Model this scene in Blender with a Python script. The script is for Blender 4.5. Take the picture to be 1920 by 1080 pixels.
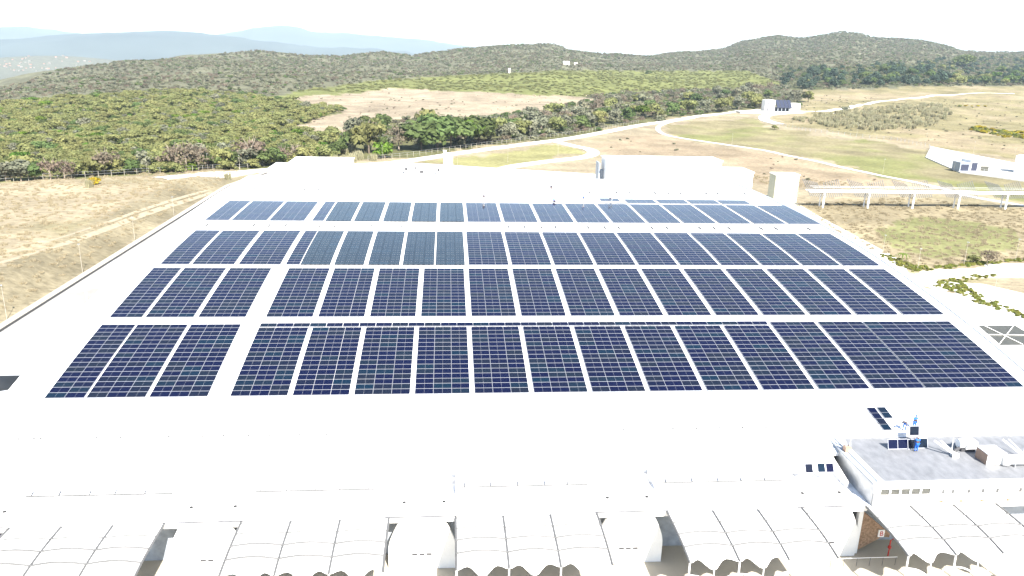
import bpy, bmesh, math, random
import numpy as np
from mathutils import Vector, Matrix

for o in list(bpy.data.objects):
    bpy.data.objects.remove(o)
scene = bpy.context.scene
COL = scene.collection
random.seed(7)
rng = np.random.default_rng(11)

# ------------------------------------------------------------------ camera
CAM_H = 46.0
FPX = 1460.0                                   # focal length for a 1920 px wide picture
PITCH, YAW, ROLL = 0.29585, 0.08757, 0.02518
_f = np.array([math.sin(YAW)*math.cos(PITCH), math.cos(YAW)*math.cos(PITCH), -math.sin(PITCH)])
_r0 = np.array([math.cos(YAW), -math.sin(YAW), 0.0])
_u0 = np.cross(_r0, _f)
_r = math.cos(ROLL)*_r0 + math.sin(ROLL)*_u0
_u = -math.sin(ROLL)*_r0 + math.cos(ROLL)*_u0
cd = bpy.data.cameras.new('camera')
cd.sensor_width = 36.0
cd.lens = FPX/1920*36.0
cd.clip_start = 0.5
cd.clip_end = 60000
cam = bpy.data.objects.new('camera', cd)
COL.objects.link(cam)
cam.matrix_world = Matrix(((_r[0], _u[0], -_f[0], 0), (_r[1], _u[1], -_f[1], 0), (_r[2], _u[2], -_f[2], CAM_H), (0, 0, 0, 1)))
scene.camera = cam

# ------------------------------------------------------------------ sky, sun, exposure
SUN_ELEV = math.radians(45)
SUN_AZ = math.radians(163)                      # clockwise from +Y: behind the camera and to its right
world = bpy.data.worlds.new('World')
scene.world = world
world.use_nodes = True
wn = world.node_tree
wn.nodes.clear()
sky = wn.nodes.new('ShaderNodeTexSky')
sky.sky_type = 'NISHITA'
sky.sun_disc = False
sky.sun_elevation = SUN_ELEV
sky.sun_rotation = SUN_AZ
sky.altitude = 600
sky.air_density = 1.0
sky.dust_density = 1.0
bg = wn.nodes.new('ShaderNodeBackground')
bg.inputs['Strength'].default_value = 0.07
wo = wn.nodes.new('ShaderNodeOutputWorld')
wn.links.new(sky.outputs[0], bg.inputs[0])
wn.links.new(bg.outputs[0], wo.inputs[0])
sl = bpy.data.lights.new('sun', 'SUN')
sl.energy = 4.6
sl.angle = math.radians(0.55)
sl.color = (1.0, 0.95, 0.87)
sun = bpy.data.objects.new('sun', sl)
COL.objects.link(sun)
sd = Vector((math.sin(SUN_AZ)*math.cos(SUN_ELEV), math.cos(SUN_AZ)*math.cos(SUN_ELEV), math.sin(SUN_ELEV)))
sun.rotation_euler = sd.to_track_quat('Z', 'Y').to_euler()
sun.location = (60, -80, 120)
scene.view_settings.view_transform = 'Standard'
scene.view_settings.look = 'None'
scene.view_settings.gamma = 1.0
scene.view_settings.use_curve_mapping = False
scene.view_settings.exposure = 2.0

# ------------------------------------------------------------------ survey helpers (picture survey -> metres)
def ray(px, py):
    return _f + _r*(px-960)/FPX + _u*(540-py)/FPX
def at(px, py, z=0.0):
    d = ray(px, py); t = (z-CAM_H)/d[2]
    return Vector((d[0]*t, d[1]*t, z))
def atY(px, py, Y):
    d = ray(px, py); t = Y/d[1]
    return Vector((d[0]*t, Y, CAM_H+d[2]*t))
def elev(px, py):
    d = ray(px, py)
    return math.atan2(d[2], math.hypot(d[0], d[1])), math.atan2(d[0], d[1])
def project(x, y, z):
    d = x*_f[0]+y*_f[1]+(z-CAM_H)*_f[2]
    d = np.where(np.abs(d) < 1e-3, 1e-3, d)
    u = (x*_r[0]+y*_r[1]+(z-CAM_H)*_r[2])/d
    v = (x*_u[0]+y*_u[1]+(z-CAM_H)*_u[2])/d
    return 960+FPX*u, 540-FPX*v, d

# ------------------------------------------------------------------ materials
MATS = {}
def new_mat(name):
    m = bpy.data.materials.new(name)
    m.use_nodes = True
    MATS[name] = m
    return m, m.node_tree, m.node_tree.nodes['Principled BSDF']
def mat(name, col, rough=0.7, metal=0.0, var=0.12, scale=1.5, bump=0.0, dirt=None, dirt_amt=0.0, dirt_scale=0.3, spec=0.3, objvar=0.0):
    m, nt, b = new_mat(name)
    L = nt.links
    tc = nt.nodes.new('ShaderNodeTexCoord')
    n = nt.nodes.new('ShaderNodeTexNoise'); n.inputs['Scale'].default_value = scale; n.inputs['Detail'].default_value = 5
    L.new(tc.outputs['Object'], n.inputs['Vector'])
    r = nt.nodes.new('ShaderNodeValToRGB')
    c = Vector(col)
    r.color_ramp.elements[0].position = 0.3; r.color_ramp.elements[1].position = 0.7
    r.color_ramp.elements[0].color = (*(c*(1-var)), 1)
    r.color_ramp.elements[1].color = (*(min(1, x*(1+var)) for x in c), 1)
    L.new(n.outputs['Fac'], r.inputs['Fac'])
    out = r.outputs['Color']
    if dirt:
        n2 = nt.nodes.new('ShaderNodeTexNoise'); n2.inputs['Scale'].default_value = dirt_scale; n2.inputs['Detail'].default_value = 8; n2.inputs['Roughness'].default_value = 0.65
        L.new(tc.outputs['Object'], n2.inputs['Vector'])
        mr = nt.nodes.new('ShaderNodeMapRange'); mr.inputs[1].default_value = 0.5; mr.inputs[2].default_value = 0.72; mr.inputs[4].default_value = dirt_amt
        L.new(n2.outputs['Fac'], mr.inputs[0])
        mx = nt.nodes.new('ShaderNodeMix'); mx.data_type = 'RGBA'
        L.new(mr.outputs[0], mx.inputs[0]); L.new(out, mx.inputs[6]); mx.inputs[7].default_value = (*dirt, 1)
        out = mx.outputs[2]
    if objvar:
        oi = nt.nodes.new('ShaderNodeObjectInfo')
        h = nt.nodes.new('ShaderNodeHueSaturation')
        ma = nt.nodes.new('ShaderNodeMapRange'); ma.inputs[3].default_value = 1-objvar; ma.inputs[4].default_value = 1+objvar
        L.new(oi.outputs['Random'], ma.inputs[0]); L.new(ma.outputs[0], h.inputs['Value'])
        mb = nt.nodes.new('ShaderNodeMath'); mb.operation = 'MULTIPLY'; mb.inputs[1].default_value = 7.31
        mf = nt.nodes.new('ShaderNodeMath'); mf.operation = 'FRACT'
        mh = nt.nodes.new('ShaderNodeMapRange'); mh.inputs[3].default_value = 0.5-0.1*objvar; mh.inputs[4].default_value = 0.5+0.06*objvar
        L.new(oi.outputs['Random'], mb.inputs[0]); L.new(mb.outputs[0], mf.inputs[0]); L.new(mf.outputs[0], mh.inputs[0]); L.new(mh.outputs[0], h.inputs['Hue'])
        L.new(out, h.inputs['Color']); out = h.outputs['Color']
    L.new(out, b.inputs['Base Color'])
    b.inputs['Roughness'].default_value = rough
    b.inputs['Metallic'].default_value = metal
    b.inputs['Specular IOR Level'].default_value = spec
    if bump:
        bp = nt.nodes.new('ShaderNodeBump'); bp.inputs['Strength'].default_value = bump; bp.inputs['Distance'].default_value = 0.05
        L.new(n.outputs['Fac'], bp.inputs['Height']); L.new(bp.outputs[0], b.inputs['Normal'])
    return m
def leaf_mat(name, col, objvar=0.25, trans=0.42):
    m = mat(name, col, 0.75, var=0.35, scale=9.0, objvar=objvar, spec=0.15)
    nt = m.node_tree; b = nt.nodes['Principled BSDF']
    t = nt.nodes.new('ShaderNodeBsdfTranslucent'); mx = nt.nodes.new('ShaderNodeMixShader')
    mx.inputs[0].default_value = trans
    src = b.inputs['Base Color'].links[0].from_socket
    nt.links.new(src, t.inputs[0])
    nt.links.new(b.outputs[0], mx.inputs[1]); nt.links.new(t.outputs[0], mx.inputs[2])
    nt.links.new(mx.outputs[0], nt.nodes['Material Output'].inputs[0])
    return m

mat('roof_white', (0.80, 0.80, 0.79), 0.45, var=0.03, scale=0.6, dirt=(0.6, 0.59, 0.56), dirt_amt=0.35, dirt_scale=0.12)
mat('white_paint', (0.80, 0.79, 0.77), 0.55, var=0.03, dirt=(0.6, 0.58, 0.54), dirt_amt=0.3, dirt_scale=0.4)
mat('terrace_white', (0.74, 0.73, 0.72), 0.7, var=0.06, scale=2.0, dirt=(0.22, 0.21, 0.20), dirt_amt=0.8, dirt_scale=0.9)
mat('membrane', (0.82, 0.82, 0.81), 0.5, var=0.02)
mat('seam_grey', (0.10, 0.10, 0.10), 0.6, var=0.15)
mat('slat_grey', (0.13, 0.135, 0.14), 0.6)
mat('sand', (0.26, 0.222, 0.158), 0.95, var=0.15, scale=0.8)
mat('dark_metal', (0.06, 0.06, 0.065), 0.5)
mat('steel', (0.42, 0.43, 0.44), 0.4, metal=0.6)
mat('gutter_grey', (0.30, 0.33, 0.37), 0.5, var=0.2)
mat('concrete_white', (0.56, 0.54, 0.49), 0.85, var=0.07, scale=0.25, dirt=(0.40, 0.37, 0.32), dirt_amt=0.5, dirt_scale=0.06)
mat('concrete_yard', (0.27, 0.26, 0.245), 0.85, var=0.12, scale=0.3, dirt=(0.20, 0.19, 0.18), dirt_amt=0.7, dirt_scale=0.10)
mat('forecourt', (0.37, 0.34, 0.28), 0.85, var=0.06, scale=0.5, dirt=(0.27, 0.24, 0.19), dirt_amt=0.5, dirt_scale=0.25)
mat('kerb_stone', (0.36, 0.33, 0.28), 0.85)
mat('drain_dark', (0.035, 0.035, 0.035), 0.9)
mat('brown_stone', (0.26, 0.17, 0.11), 0.9, var=0.35, scale=6.0, bump=0.4)
mat('red_paint', (0.45, 0.03, 0.02), 0.5)
mat('ochre', (0.42, 0.24, 0.11), 0.8)
mat('tan_metal', (0.33, 0.22, 0.16), 0.6)
mat('tower_paint', (0.40, 0.39, 0.29), 0.8, var=0.05)
mat('alu', (0.34, 0.35, 0.38), 0.45, metal=0.2, var=0.04)
mat('black_frame', (0.02, 0.022, 0.028), 0.4)
mat('overall_blue', (0.02, 0.12, 0.50), 0.8, var=0.2, scale=8)
mat('dark_cloth', (0.03, 0.03, 0.05), 0.9)
mat('white_cloth', (0.75, 0.75, 0.75), 0.9)
mat('grey_cloth', (0.16, 0.14, 0.14), 0.9)
mat('skin', (0.085, 0.052, 0.038), 0.6)
mat('bark', (0.13, 0.10, 0.075), 0.9, var=0.3, scale=6)
mat('bark_pale', (0.24, 0.20, 0.16), 0.9, var=0.3, scale=6)
mat('roof_red', (0.30, 0.14, 0.09), 0.8)
mat('house_white', (0.75, 0.72, 0.66), 0.8)
mat('town_wall', (0.20, 0.185, 0.165), 0.8)
mat('tussock', (0.245, 0.205, 0.13), 0.9, var=0.3, scale=3)
mat('door_dark', (0.03, 0.035, 0.06), 0.5)
mat('window_grey', (0.06, 0.06, 0.05), 0.25, spec=0.5)
leaf_mat('leaf_olive', (0.200, 0.210, 0.082), 0.18)
leaf_mat('leaf_dark', (0.100, 0.140, 0.048))
leaf_mat('leaf_bright', (0.100, 0.170, 0.024))
leaf_mat('leaf_grey', (0.185, 0.190, 0.130), 0.2)
leaf_mat('leaf_dry', (0.185, 0.150, 0.108), 0.2)
leaf_mat('leaf_hill', (0.185, 0.188, 0.120), 0.35)
leaf_mat('leaf_pine', (0.060, 0.090, 0.060), 0.2)
leaf_mat('reed', (0.34, 0.32, 0.20), 0.12)
leaf_mat('hedge', (0.19, 0.21, 0.05), 0.25)
leaf_mat('yellow_flower', (0.36, 0.30, 0.02), 0.2)

# grey sheet roof with streaks along the fall
m, nt, b = new_mat('grey_sheet')
tc = nt.nodes.new('ShaderNodeTexCoord'); mp = nt.nodes.new('ShaderNodeMapping')
mp.inputs['Scale'].default_value = (1.0, 0.5, 1); mp.inputs['Rotation'].default_value = (0, 0, 0.05)
n1 = nt.nodes.new('ShaderNodeTexNoise'); n1.inputs['Scale'].default_value = 1.3; n1.inputs['Detail'].default_value = 9; n1.inputs['Roughness'].default_value = 0.7
r1 = nt.nodes.new('ShaderNodeValToRGB')
r1.color_ramp.elements[0].position = 0.32; r1.color_ramp.elements[0].color = (0.125, 0.13, 0.14, 1)
r1.color_ramp.elements[1].position = 0.68; r1.color_ramp.elements[1].color = (0.205, 0.21, 0.222, 1)
nt.links.new(tc.outputs['Object'], mp.inputs[0]); nt.links.new(mp.outputs[0], n1.inputs['Vector']); nt.links.new(n1.outputs[0], r1.inputs[0]); nt.links.new(r1.outputs[0], b.inputs['Base Color'])
b.inputs['Roughness'].default_value = 0.55

# photovoltaic glass
def pv_glass(name, c1, c2, rough):
    m, nt, b = new_mat(name)
    oi = nt.nodes.new('ShaderNodeObjectInfo')
    tc = nt.nodes.new('ShaderNodeTexCoord')
    sx = nt.nodes.new('ShaderNodeSeparateXYZ'); nt.links.new(tc.outputs['Object'], sx.inputs[0])
    # fine silver bus bars between cells
    def lines(sock, period, width):
        a = nt.nodes.new('ShaderNodeMath'); a.operation = 'DIVIDE'; a.inputs[1].default_value = period
        nt.links.new(sock, a.inputs[0])
        f = nt.nodes.new('ShaderNodeMath'); f.operation = 'FRACT'; nt.links.new(a.outputs[0], f.inputs[0])
        l = nt.nodes.new('ShaderNodeMath'); l.operation = 'LESS_THAN'; l.inputs[1].default_value = width; nt.links.new(f.outputs[0], l.inputs[0])
        return l.outputs[0]
    mxm = nt.nodes.new('ShaderNodeMath'); mxm.operation = 'MAXIMUM'
    nt.links.new(lines(sx.outputs[0], 0.165, 0.03), mxm.inputs[0]); nt.links.new(lines(sx.outputs[1], 0.165, 0.03), mxm.inputs[1])
    mix = nt.nodes.new('ShaderNodeMix'); mix.data_type = 'RGBA'
    rp = nt.nodes.new('ShaderNodeValToRGB'); e = rp.color_ramp.elements
    e[0].color = (*c1, 1); e[1].color = (*c2, 1); e[1].position = 0.8
    k_ = e.new(0.45); k_.color = (*(a*0.9 for a in c1), 1); k_ = e.new(1.0); k_.color = (c1[0], c1[1]*(1.1 if c1[0] > 0.012 else 3.0), c1[2]*1.15, 1)
    nt.links.new(oi.outputs['Random'], rp.inputs[0]); nt.links.new(rp.outputs[0], mix.inputs[6]); mix.inputs[0].default_value = 0.0
    mix2 = nt.nodes.new('ShaderNodeMix'); mix2.data_type = 'RGBA'
    ml = nt.nodes.new('ShaderNodeMath'); ml.operation = 'MULTIPLY'; ml.inputs[1].default_value = 0.03
    nt.links.new(mxm.outputs[0], ml.inputs[0]); nt.links.new(ml.outputs[0], mix2.inputs[0])
    nt.links.new(mix.outputs[2], mix2.inputs[6]); mix2.inputs[7].default_value = (0.10, 0.11, 0.14, 1)
    nt.links.new(mix2.outputs[2], b.inputs['Base Color'])
    b.inputs['Roughness'].default_value = rough
    b.inputs['IOR'].default_value = 1.33
    b.inputs['Specular IOR Level'].default_value = 0.5
pv_glass('pv_glass', (0.0022, 0.0038, 0.022), (0.006, 0.009, 0.018), 0.10)
pv_glass('pv_glass_slate', (0.020, 0.031, 0.043), (0.023, 0.034, 0.044), 0.25)

# ------------------------------------------------------------------ object helpers
def tag(o, label=None, cat=None, group=None, kind=None):
    if label: o['label'] = label
    if cat: o['category'] = cat
    if group: o['group'] = group
    if kind: o['kind'] = kind
    return o
def thing(name, label, cat, loc=(0, 0, 0), rz=0.0, group=None):
    o = bpy.data.objects.new(name, None)
    o.empty_display_size = 0.3
    COL.objects.link(o)
    o.location = loc; o.rotation_euler = (0, 0, rz)
    return tag(o, label, cat, group)
def origin_of(o):
    v = Vector((0, 0, 0))
    while o is not None:
        v = v + Vector(o.location); o = o.parent
    return v
class MB:
    def __init__(s):
        s.v = []; s.f = []; s.m = []; s.smooth = False
    def face(s, pts, mi=0):
        b = len(s.v); s.v += [tuple(p) for p in pts]; s.f.append(tuple(range(b, b+len(pts)))); s.m.append(mi); return s
    def box(s, x0, x1, y0, y1, z0, z1, mi=0):
        b = len(s.v)
        s.v += [(x0, y0, z0), (x1, y0, z0), (x1, y1, z0), (x0, y1, z0), (x0, y0, z1), (x1, y0, z1), (x1, y1, z1), (x0, y1, z1)]
        for q in ((0, 3, 2, 1), (4, 5, 6, 7), (0, 1, 5, 4), (1, 2, 6, 5), (2, 3, 7, 6), (3, 0, 4, 7)):
            s.f.append(tuple(b+i for i in q)); s.m.append(mi)
        return s
    def beam(s, a, b_, w, h, mi=0):
        a = Vector(a); b_ = Vector(b_); d = (b_-a).normalized()
        up = Vector((0, 0, 1)) if abs(d.z) < 0.95 else Vector((0, 1, 0))
        x = d.cross(up).normalized()*w/2; y = x.cross(d).normalized()*h/2
        k = len(s.v)
        for p in (a, b_):
            s.v += [tuple(p-x-y), tuple(p+x-y), tuple(p+x+y), tuple(p-x+y)]
        for q in ((0, 1, 2, 3), (7, 6, 5, 4), (0, 4, 5, 1), (1, 5, 6, 2), (2, 6, 7, 3), (3, 7, 4, 0)):
            s.f.append(tuple(k+i for i in q)); s.m.append(mi)
        return s
    def tube(s, path, r, n=6, mi=0, r2=None):
        path = [Vector(p) for p in path]; k = len(s.v); m = len(path)
        for i, p in enumerate(path):
            d = (path[min(i+1, m-1)]-path[max(i-1, 0)]).normalized()
            up = Vector((0, 0, 1)) if abs(d.z) < 0.9 else Vector((1, 0, 0))
            x = d.cross(up).normalized(); y = x.cross(d)
            rr = r if r2 is None else r+(r2-r)*i/(m-1)
            for j in range(n):
                a = 2*math.pi*j/n
                s.v.append(tuple(p+x*math.cos(a)*rr+y*math.sin(a)*rr))
        for i in range(m-1):
            for j in range(n):
                s.f.append((k+i*n+j, k+i*n+(j+1) % n, k+(i+1)*n+(j+1) % n, k+(i+1)*n+j)); s.m.append(mi)
        s.f.append(tuple(k+j for j in reversed(range(n)))); s.m.append(mi)
        s.f.append(tuple(k+(m-1)*n+j for j in range(n))); s.m.append(mi)
        return s
    def cyl(s, c, r, z0, z1, n=16, mi=0, r2=None):
        return s.tube([(c[0], c[1], z0), (c[0], c[1], z1)], r, n, mi, r2)
    def prism(s, poly, z0, z1, mi=0):
        k = len(s.v); n = len(poly)
        s.v += [(p[0], p[1], z0) for p in poly]+[(p[0], p[1], z1) for p in poly]
        s.f.append(tuple(k+i for i in reversed(range(n)))); s.m.append(mi)
        s.f.append(tuple(k+n+i for i in range(n))); s.m.append(mi)
        for i in range(n):
            j = (i+1) % n
            s.f.append((k+i, k+j, k+n+j, k+n+i)); s.m.append(mi)
        return s
    def xz_prism(s, poly, y0, y1, mi=0):
        k = len(s.v); n = len(poly)
        s.v += [(p[0], y0, p[1]) for p in poly]+[(p[0], y1, p[1]) for p in poly]
        s.f.append(tuple(k+i for i in range(n))); s.m.append(mi)
        s.f.append(tuple(k+n+i for i in reversed(range(n)))); s.m.append(mi)
        for i in range(n):
            j = (i+1) % n
            s.f.append((k+j, k+i, k+n+i, k+n+j)); s.m.append(mi)
        return s
    def grid(s, pts, mi=0):
        k = len(s.v); nr = len(pts); nc = len(pts[0])
        for row in pts: s.v += [tuple(p) for p in row]
        for i in range(nr-1):
            for j in range(nc-1):
                s.f.append((k+i*nc+j, k+i*nc+j+1, k+(i+1)*nc+j+1, k+(i+1)*nc+j)); s.m.append(mi)
        return s
    def mesh(s, name, mats, off=Vector((0, 0, 0)), smooth=False, recalc=True):
        me = bpy.data.meshes.new(name)
        me.from_pydata([(a-off.x, b-off.y, c-off.z) for a, b, c in s.v], [], s.f)
        for mm in ([mats] if isinstance(mats, str) else mats): me.materials.append(MATS[mm])
        me.polygons.foreach_set('material_index', s.m)
        if smooth: me.polygons.foreach_set('use_smooth', [True]*len(s.f))
        if recalc:
            bm = bmesh.new(); bm.from_mesh(me); bmesh.ops.recalc_face_normals(bm, faces=bm.faces); bm.to_mesh(me); bm.free()
        me.update()
        return me
    def build(s, name, mats, parent=None, smooth=False, recalc=True):
        """vertices in world metres; parent must be unrotated"""
        off = origin_of(parent) if parent else Vector((0, 0, 0))
        me = s.mesh(name, mats, off, smooth, recalc)
        o = bpy.data.objects.new(name, me); COL.objects.link(o)
        if parent: o.parent = parent
        return o
def link_mesh(name, me, parent=None, loc=(0, 0, 0), rot=(0, 0, 0), scale=(1, 1, 1)):
    o = bpy.data.objects.new(name, me); COL.objects.link(o)
    o.location = loc; o.rotation_euler = rot; o.scale = scale
    if parent: o.parent = parent
    return o
def rot_empty_mesh(name, mbs, root):
    pass

# ------------------------------------------------------------------ noise
def _hash(ix, iy, seed):
    h = (ix*374761393 + iy*668265263 + seed*1442695041) & 0xffffffff
    h = ((h ^ (h >> 13))*1274126177) & 0xffffffff
    return ((h ^ (h >> 16)) & 0xffff)/65535.0
def vnoise(x, y, seed=0):
    xi = np.floor(x).astype(np.int64); yi = np.floor(y).astype(np.int64)
    fx = x-xi; fy = y-yi
    fx = fx*fx*(3-2*fx); fy = fy*fy*(3-2*fy)
    a = _hash(xi, yi, seed); b = _hash(xi+1, yi, seed); c = _hash(xi, yi+1, seed); d = _hash(xi+1, yi+1, seed)
    return (a*(1-fx)+b*fx)*(1-fy)+(c*(1-fx)+d*fx)*fy
def fbm(x, y, seed=0, oct=4):
    s = 0; a = 0.5
    for i in range(oct):
        s = s+a*(vnoise(x*2**i, y*2**i, seed+i)-0.5); a *= 0.5
    return s*2
def sstep(a, b, x):
    t = np.clip((x-a)/(b-a), 0, 1); return t*t*(3-2*t)

# ------------------------------------------------------------------ terrain
# skyline of the wooded hills: survey point and distance
SKY = [(-260, 190, 1000), (0, 168, 1050), (63, 154, 1150), (150, 137, 1300), (213, 127, 1400), (283, 114, 1500), (353, 107, 1550), (477, 101, 1600), (533, 104, 1620), (640, 109, 1650),
       (690, 103, 1700), (720, 100, 1700), (773, 106, 1720), (813, 98, 1750), (867, 90, 1780), (940, 86, 1800), (1037, 85, 1850), (1067, 94, 1900), (1120, 101, 1950), (1220, 106, 2100), (1280, 102, 2250),
       (1360, 94, 2400), (1393, 82, 2450), (1457, 70, 2500), (1497, 76, 2500), (1523, 74, 2520), (1577, 63, 2550), (1613, 64, 2580), (1643, 71, 2600), (1727, 75, 2600), (1773, 86, 2600), (1800, 94, 2600), (1863, 98, 2600), (1920, 99, 2600), (2200, 110, 2500)]
SA = []; SD = []; SH = []
for px, py, D in SKY:
    e, a = elev(px, py); SA.append(a); SD.append(D); SH.append(CAM_H+D*math.tan(e))
SA = np.array(SA); SD = np.array(SD); SH = np.array(SH)
CITY_E, CITY_A = elev(105, 103)
CITY_D = 4600.0
CITY = (CITY_D*math.sin(CITY_A), CITY_D*math.cos(CITY_A), CAM_H+CITY_D*math.tan(CITY_E))
def terrain(x, y):
    x = np.asarray(x, float); y = np.asarray(y, float)
    D = np.hypot(x, y); A = np.arctan2(x, y)
    Ds = np.interp(A, SA, SD); Hs = np.interp(A, SA, SH)
    front = sstep(-150, 150, y)
    t = np.clip((D-470)/(Ds-470), 0, 1)
    h = Hs*np.power(t, 1.7)*front
    h = h+front*fbm(x/210, y/210, 3)*13*sstep(600, 1300, D)
    h = h+front*fbm(x/60, y/60, 9)*3.0*sstep(420, 800, D)
    fall = sstep(0, 1500, D-Ds)
    h = h*(1-fall)+(-105)*fall*front
    far = sstep(2500, 4000, D)
    cg = np.exp(-(((x-CITY[0])/520)**2+((y-CITY[1])/420)**2))
    h = h+far*cg*(CITY[2]+105)*0.95
    # grassy bank west of the service road
    bank = 3.2*sstep(74.8, 85, -x)*(1-sstep(250, 330, y))*sstep(-40, 30, y)*(1-sstep(300, 500, D))
    h = h+bank+0.25*fbm(x/14, y/14, 21)*sstep(88, 110, np.abs(x))*(1-sstep(380, 500, D))
    return h
def drop(px, py):
    """where the sight line through a survey point meets the terrain"""
    d = ray(px, py)
    ts = np.exp(np.linspace(math.log(40), math.log(9000), 1600))
    X = d[0]*ts; Y = d[1]*ts; Z = CAM_H+d[2]*ts
    g = terrain(X, Y)
    k = int(np.argmax(Z < g))
    if k == 0: k = len(ts)-1
    return Vector((X[k], Y[k], g[k]))
def gz(x, y):
    return float(terrain(np.array([x]), np.array([y]))[0])
def inpoly(px, py, poly):
    r = np.zeros(px.shape, bool); n = len(poly); j = n-1
    for i in range(n):
        xi, yi = poly[i]; xj, yj = poly[j]
        c = ((yi > py) != (yj > py)) & (px < (xj-xi)*(py-yi)/((yj-yi) if yj != yi else 1e-9)+xi)
        r ^= c; j = i
    return r
# land cover outlines, in survey coordinates
ORCHARD = [(-900, 212), (0, 200), (120, 186), (330, 170), (470, 180), (560, 195), (650, 207), (600, 222), (545, 243), (640, 262), (640, 296), (520, 312), (330, 324), (130, 332), (0, 338), (-900, 346)]
FALLOW = [(470, 190), (560, 183), (640, 178), (740, 164), (860, 172), (1090, 180), (1120, 192), (1010, 212), (900, 228), (850, 226), (760, 222), (680, 232), (570, 252), (540, 240), (620, 215), (650, 205), (520, 197)]
GREENF = [(470, 188), (560, 170), (640, 160), (720, 150), (900, 139), (1060, 132), (1400, 133), (1470, 158), (1340, 168), (1180, 172), (1100, 181), (860, 173), (740, 165), (640, 178), (560, 184)]
BELT = [(640, 262), (680, 232), (760, 222), (850, 226), (900, 228), (1010, 212), (1120, 186), (1300, 168), (1440, 160), (1470, 186), (1430, 203), (1340, 211), (1200, 232), (1070, 256), (960, 270), (860, 284), (760, 298), (640, 296)]
PINES = [(1460, 128), (1600, 125), (1720, 118), (1800, 108), (2600, 118), (2600, 158), (1920, 158), (1760, 160), (1640, 162), (1560, 165), (1490, 170), (1462, 150)]
GRASSR = [(1240, 232), (1420, 224), (1440, 236), (1520, 252), (1620, 262), (1740, 280), (1790, 300), (1900, 330), (2500, 420), (2500, 460), (1920, 376), (1750, 346), (1640, 324), (1480, 290), (1350, 268), (1260, 254)]
DRYR = [(1120, 262), (1240, 255), (1350, 272), (1480, 295), (1640, 330), (1700, 345), (1480, 352), (1390, 340), (1390, 300), (1120, 292)]
VERGE = [(770, 306), (960, 280), (1040, 274), (1110, 288), (1020, 302), (940, 320), (900, 318)]
UPPER_R = [(1500, 170), (1760, 162), (2600, 160), (2600, 330), (1920, 296), (1740, 272), (1600, 255), (1480, 238), (1450, 222), (1500, 210)]
FIELD_R = [(1490, 382), (1700, 370), (1920, 392), (2600, 430), (2600, 520), (1920, 490), (1720, 505), (1620, 470)]
LAWN_R = [(1640, 425), (1760, 410), (1900, 430), (1920, 470), (1740, 480), (1660, 455)]
def landcover(x, y, z):
    px, py, dep = project(x, y, z)
    bad = dep < 5
    px = np.where(bad, -400, px); py = np.where(bad, 600, py)
    D = np.hypot(x, y)
    sc = np.clip(FPX/np.maximum(D, 60)*7, 2, 30)
    px = px+fbm(x/18, y/18, 31)*sc; py = py+fbm(x/18+50, y/18, 37)*sc*0.5
    c = np.zeros((len(x), 3)); c[:] = (0.265, 0.225, 0.155)
    n1 = fbm(x/45, y/45, 41); n2 = fbm(x/16, y/16, 43); n3 = fbm(x/7, y/7, 47)
    c *= (1+0.20*n1+0.16*n2+0.2*n3)[:, None]
    # greener / browner patches inside the dry field
    gmix = np.clip(n2*1.1+n1*0.8-0.12, 0, 0.55)[:, None]
    c = c*(1-gmix)+np.array((0.150, 0.140, 0.070))*gmix
    hill = (py < 206) & (D > 560) & ~bad
    c[hill] = np.array((0.120, 0.119, 0.078))*(1+0.25*n1[hill]+0.2*n2[hill])[:, None]
    for poly, col, v in ((UPPER_R, (0.205, 0.180, 0.098), 0.35), (ORCHARD, (0.125, 0.130, 0.055), 0.25), (BELT, (0.095, 0.095, 0.045), 0.3), (PINES, (0.07, 0.075, 0.035), 0.3),
                         (GREENF, (0.140, 0.150, 0.054), 0.15), (FALLOW, (0.265, 0.220, 0.158), 0.28), (DRYR, (0.255, 0.205, 0.140), 0.3), (GRASSR, (0.205, 0.180, 0.105), 0.3), (VERGE, (0.215, 0.205, 0.095), 0.2),
                         (FIELD_R, (0.235, 0.198, 0.126), 0.25), (LAWN_R, (0.165, 0.165, 0.075), 0.3)):
        k = inpoly(px, py, poly) & ~bad
        c[k] = np.array(col)*(1+v*(n1[k]+n2[k]*0.8+n3[k]*0.5))[:, None]
        if poly in (GRASSR, UPPER_R):
            g = np.clip(n1[k]*1.6+n2[k]*0.8+(0.0 if poly is GRASSR else 0.1), 0, 0.65)[:, None]
            c[k] = c[k]*(1-g)+np.array((0.130, 0.150, 0.045) if poly is GRASSR else (0.25, 0.2, 0.14))*g
    bk = (x < -75) & (x > -87) & (y > 40) & (y < 300)
    c[bk] = np.array((0.205, 0.178, 0.118))*(1+0.3*n3[bk]+0.2*n2[bk])[:, None]
    c[D > 3000] = (0.12, 0.12, 0.09)
    return np.clip(c*0.90, 0.02, 0.6)
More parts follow.
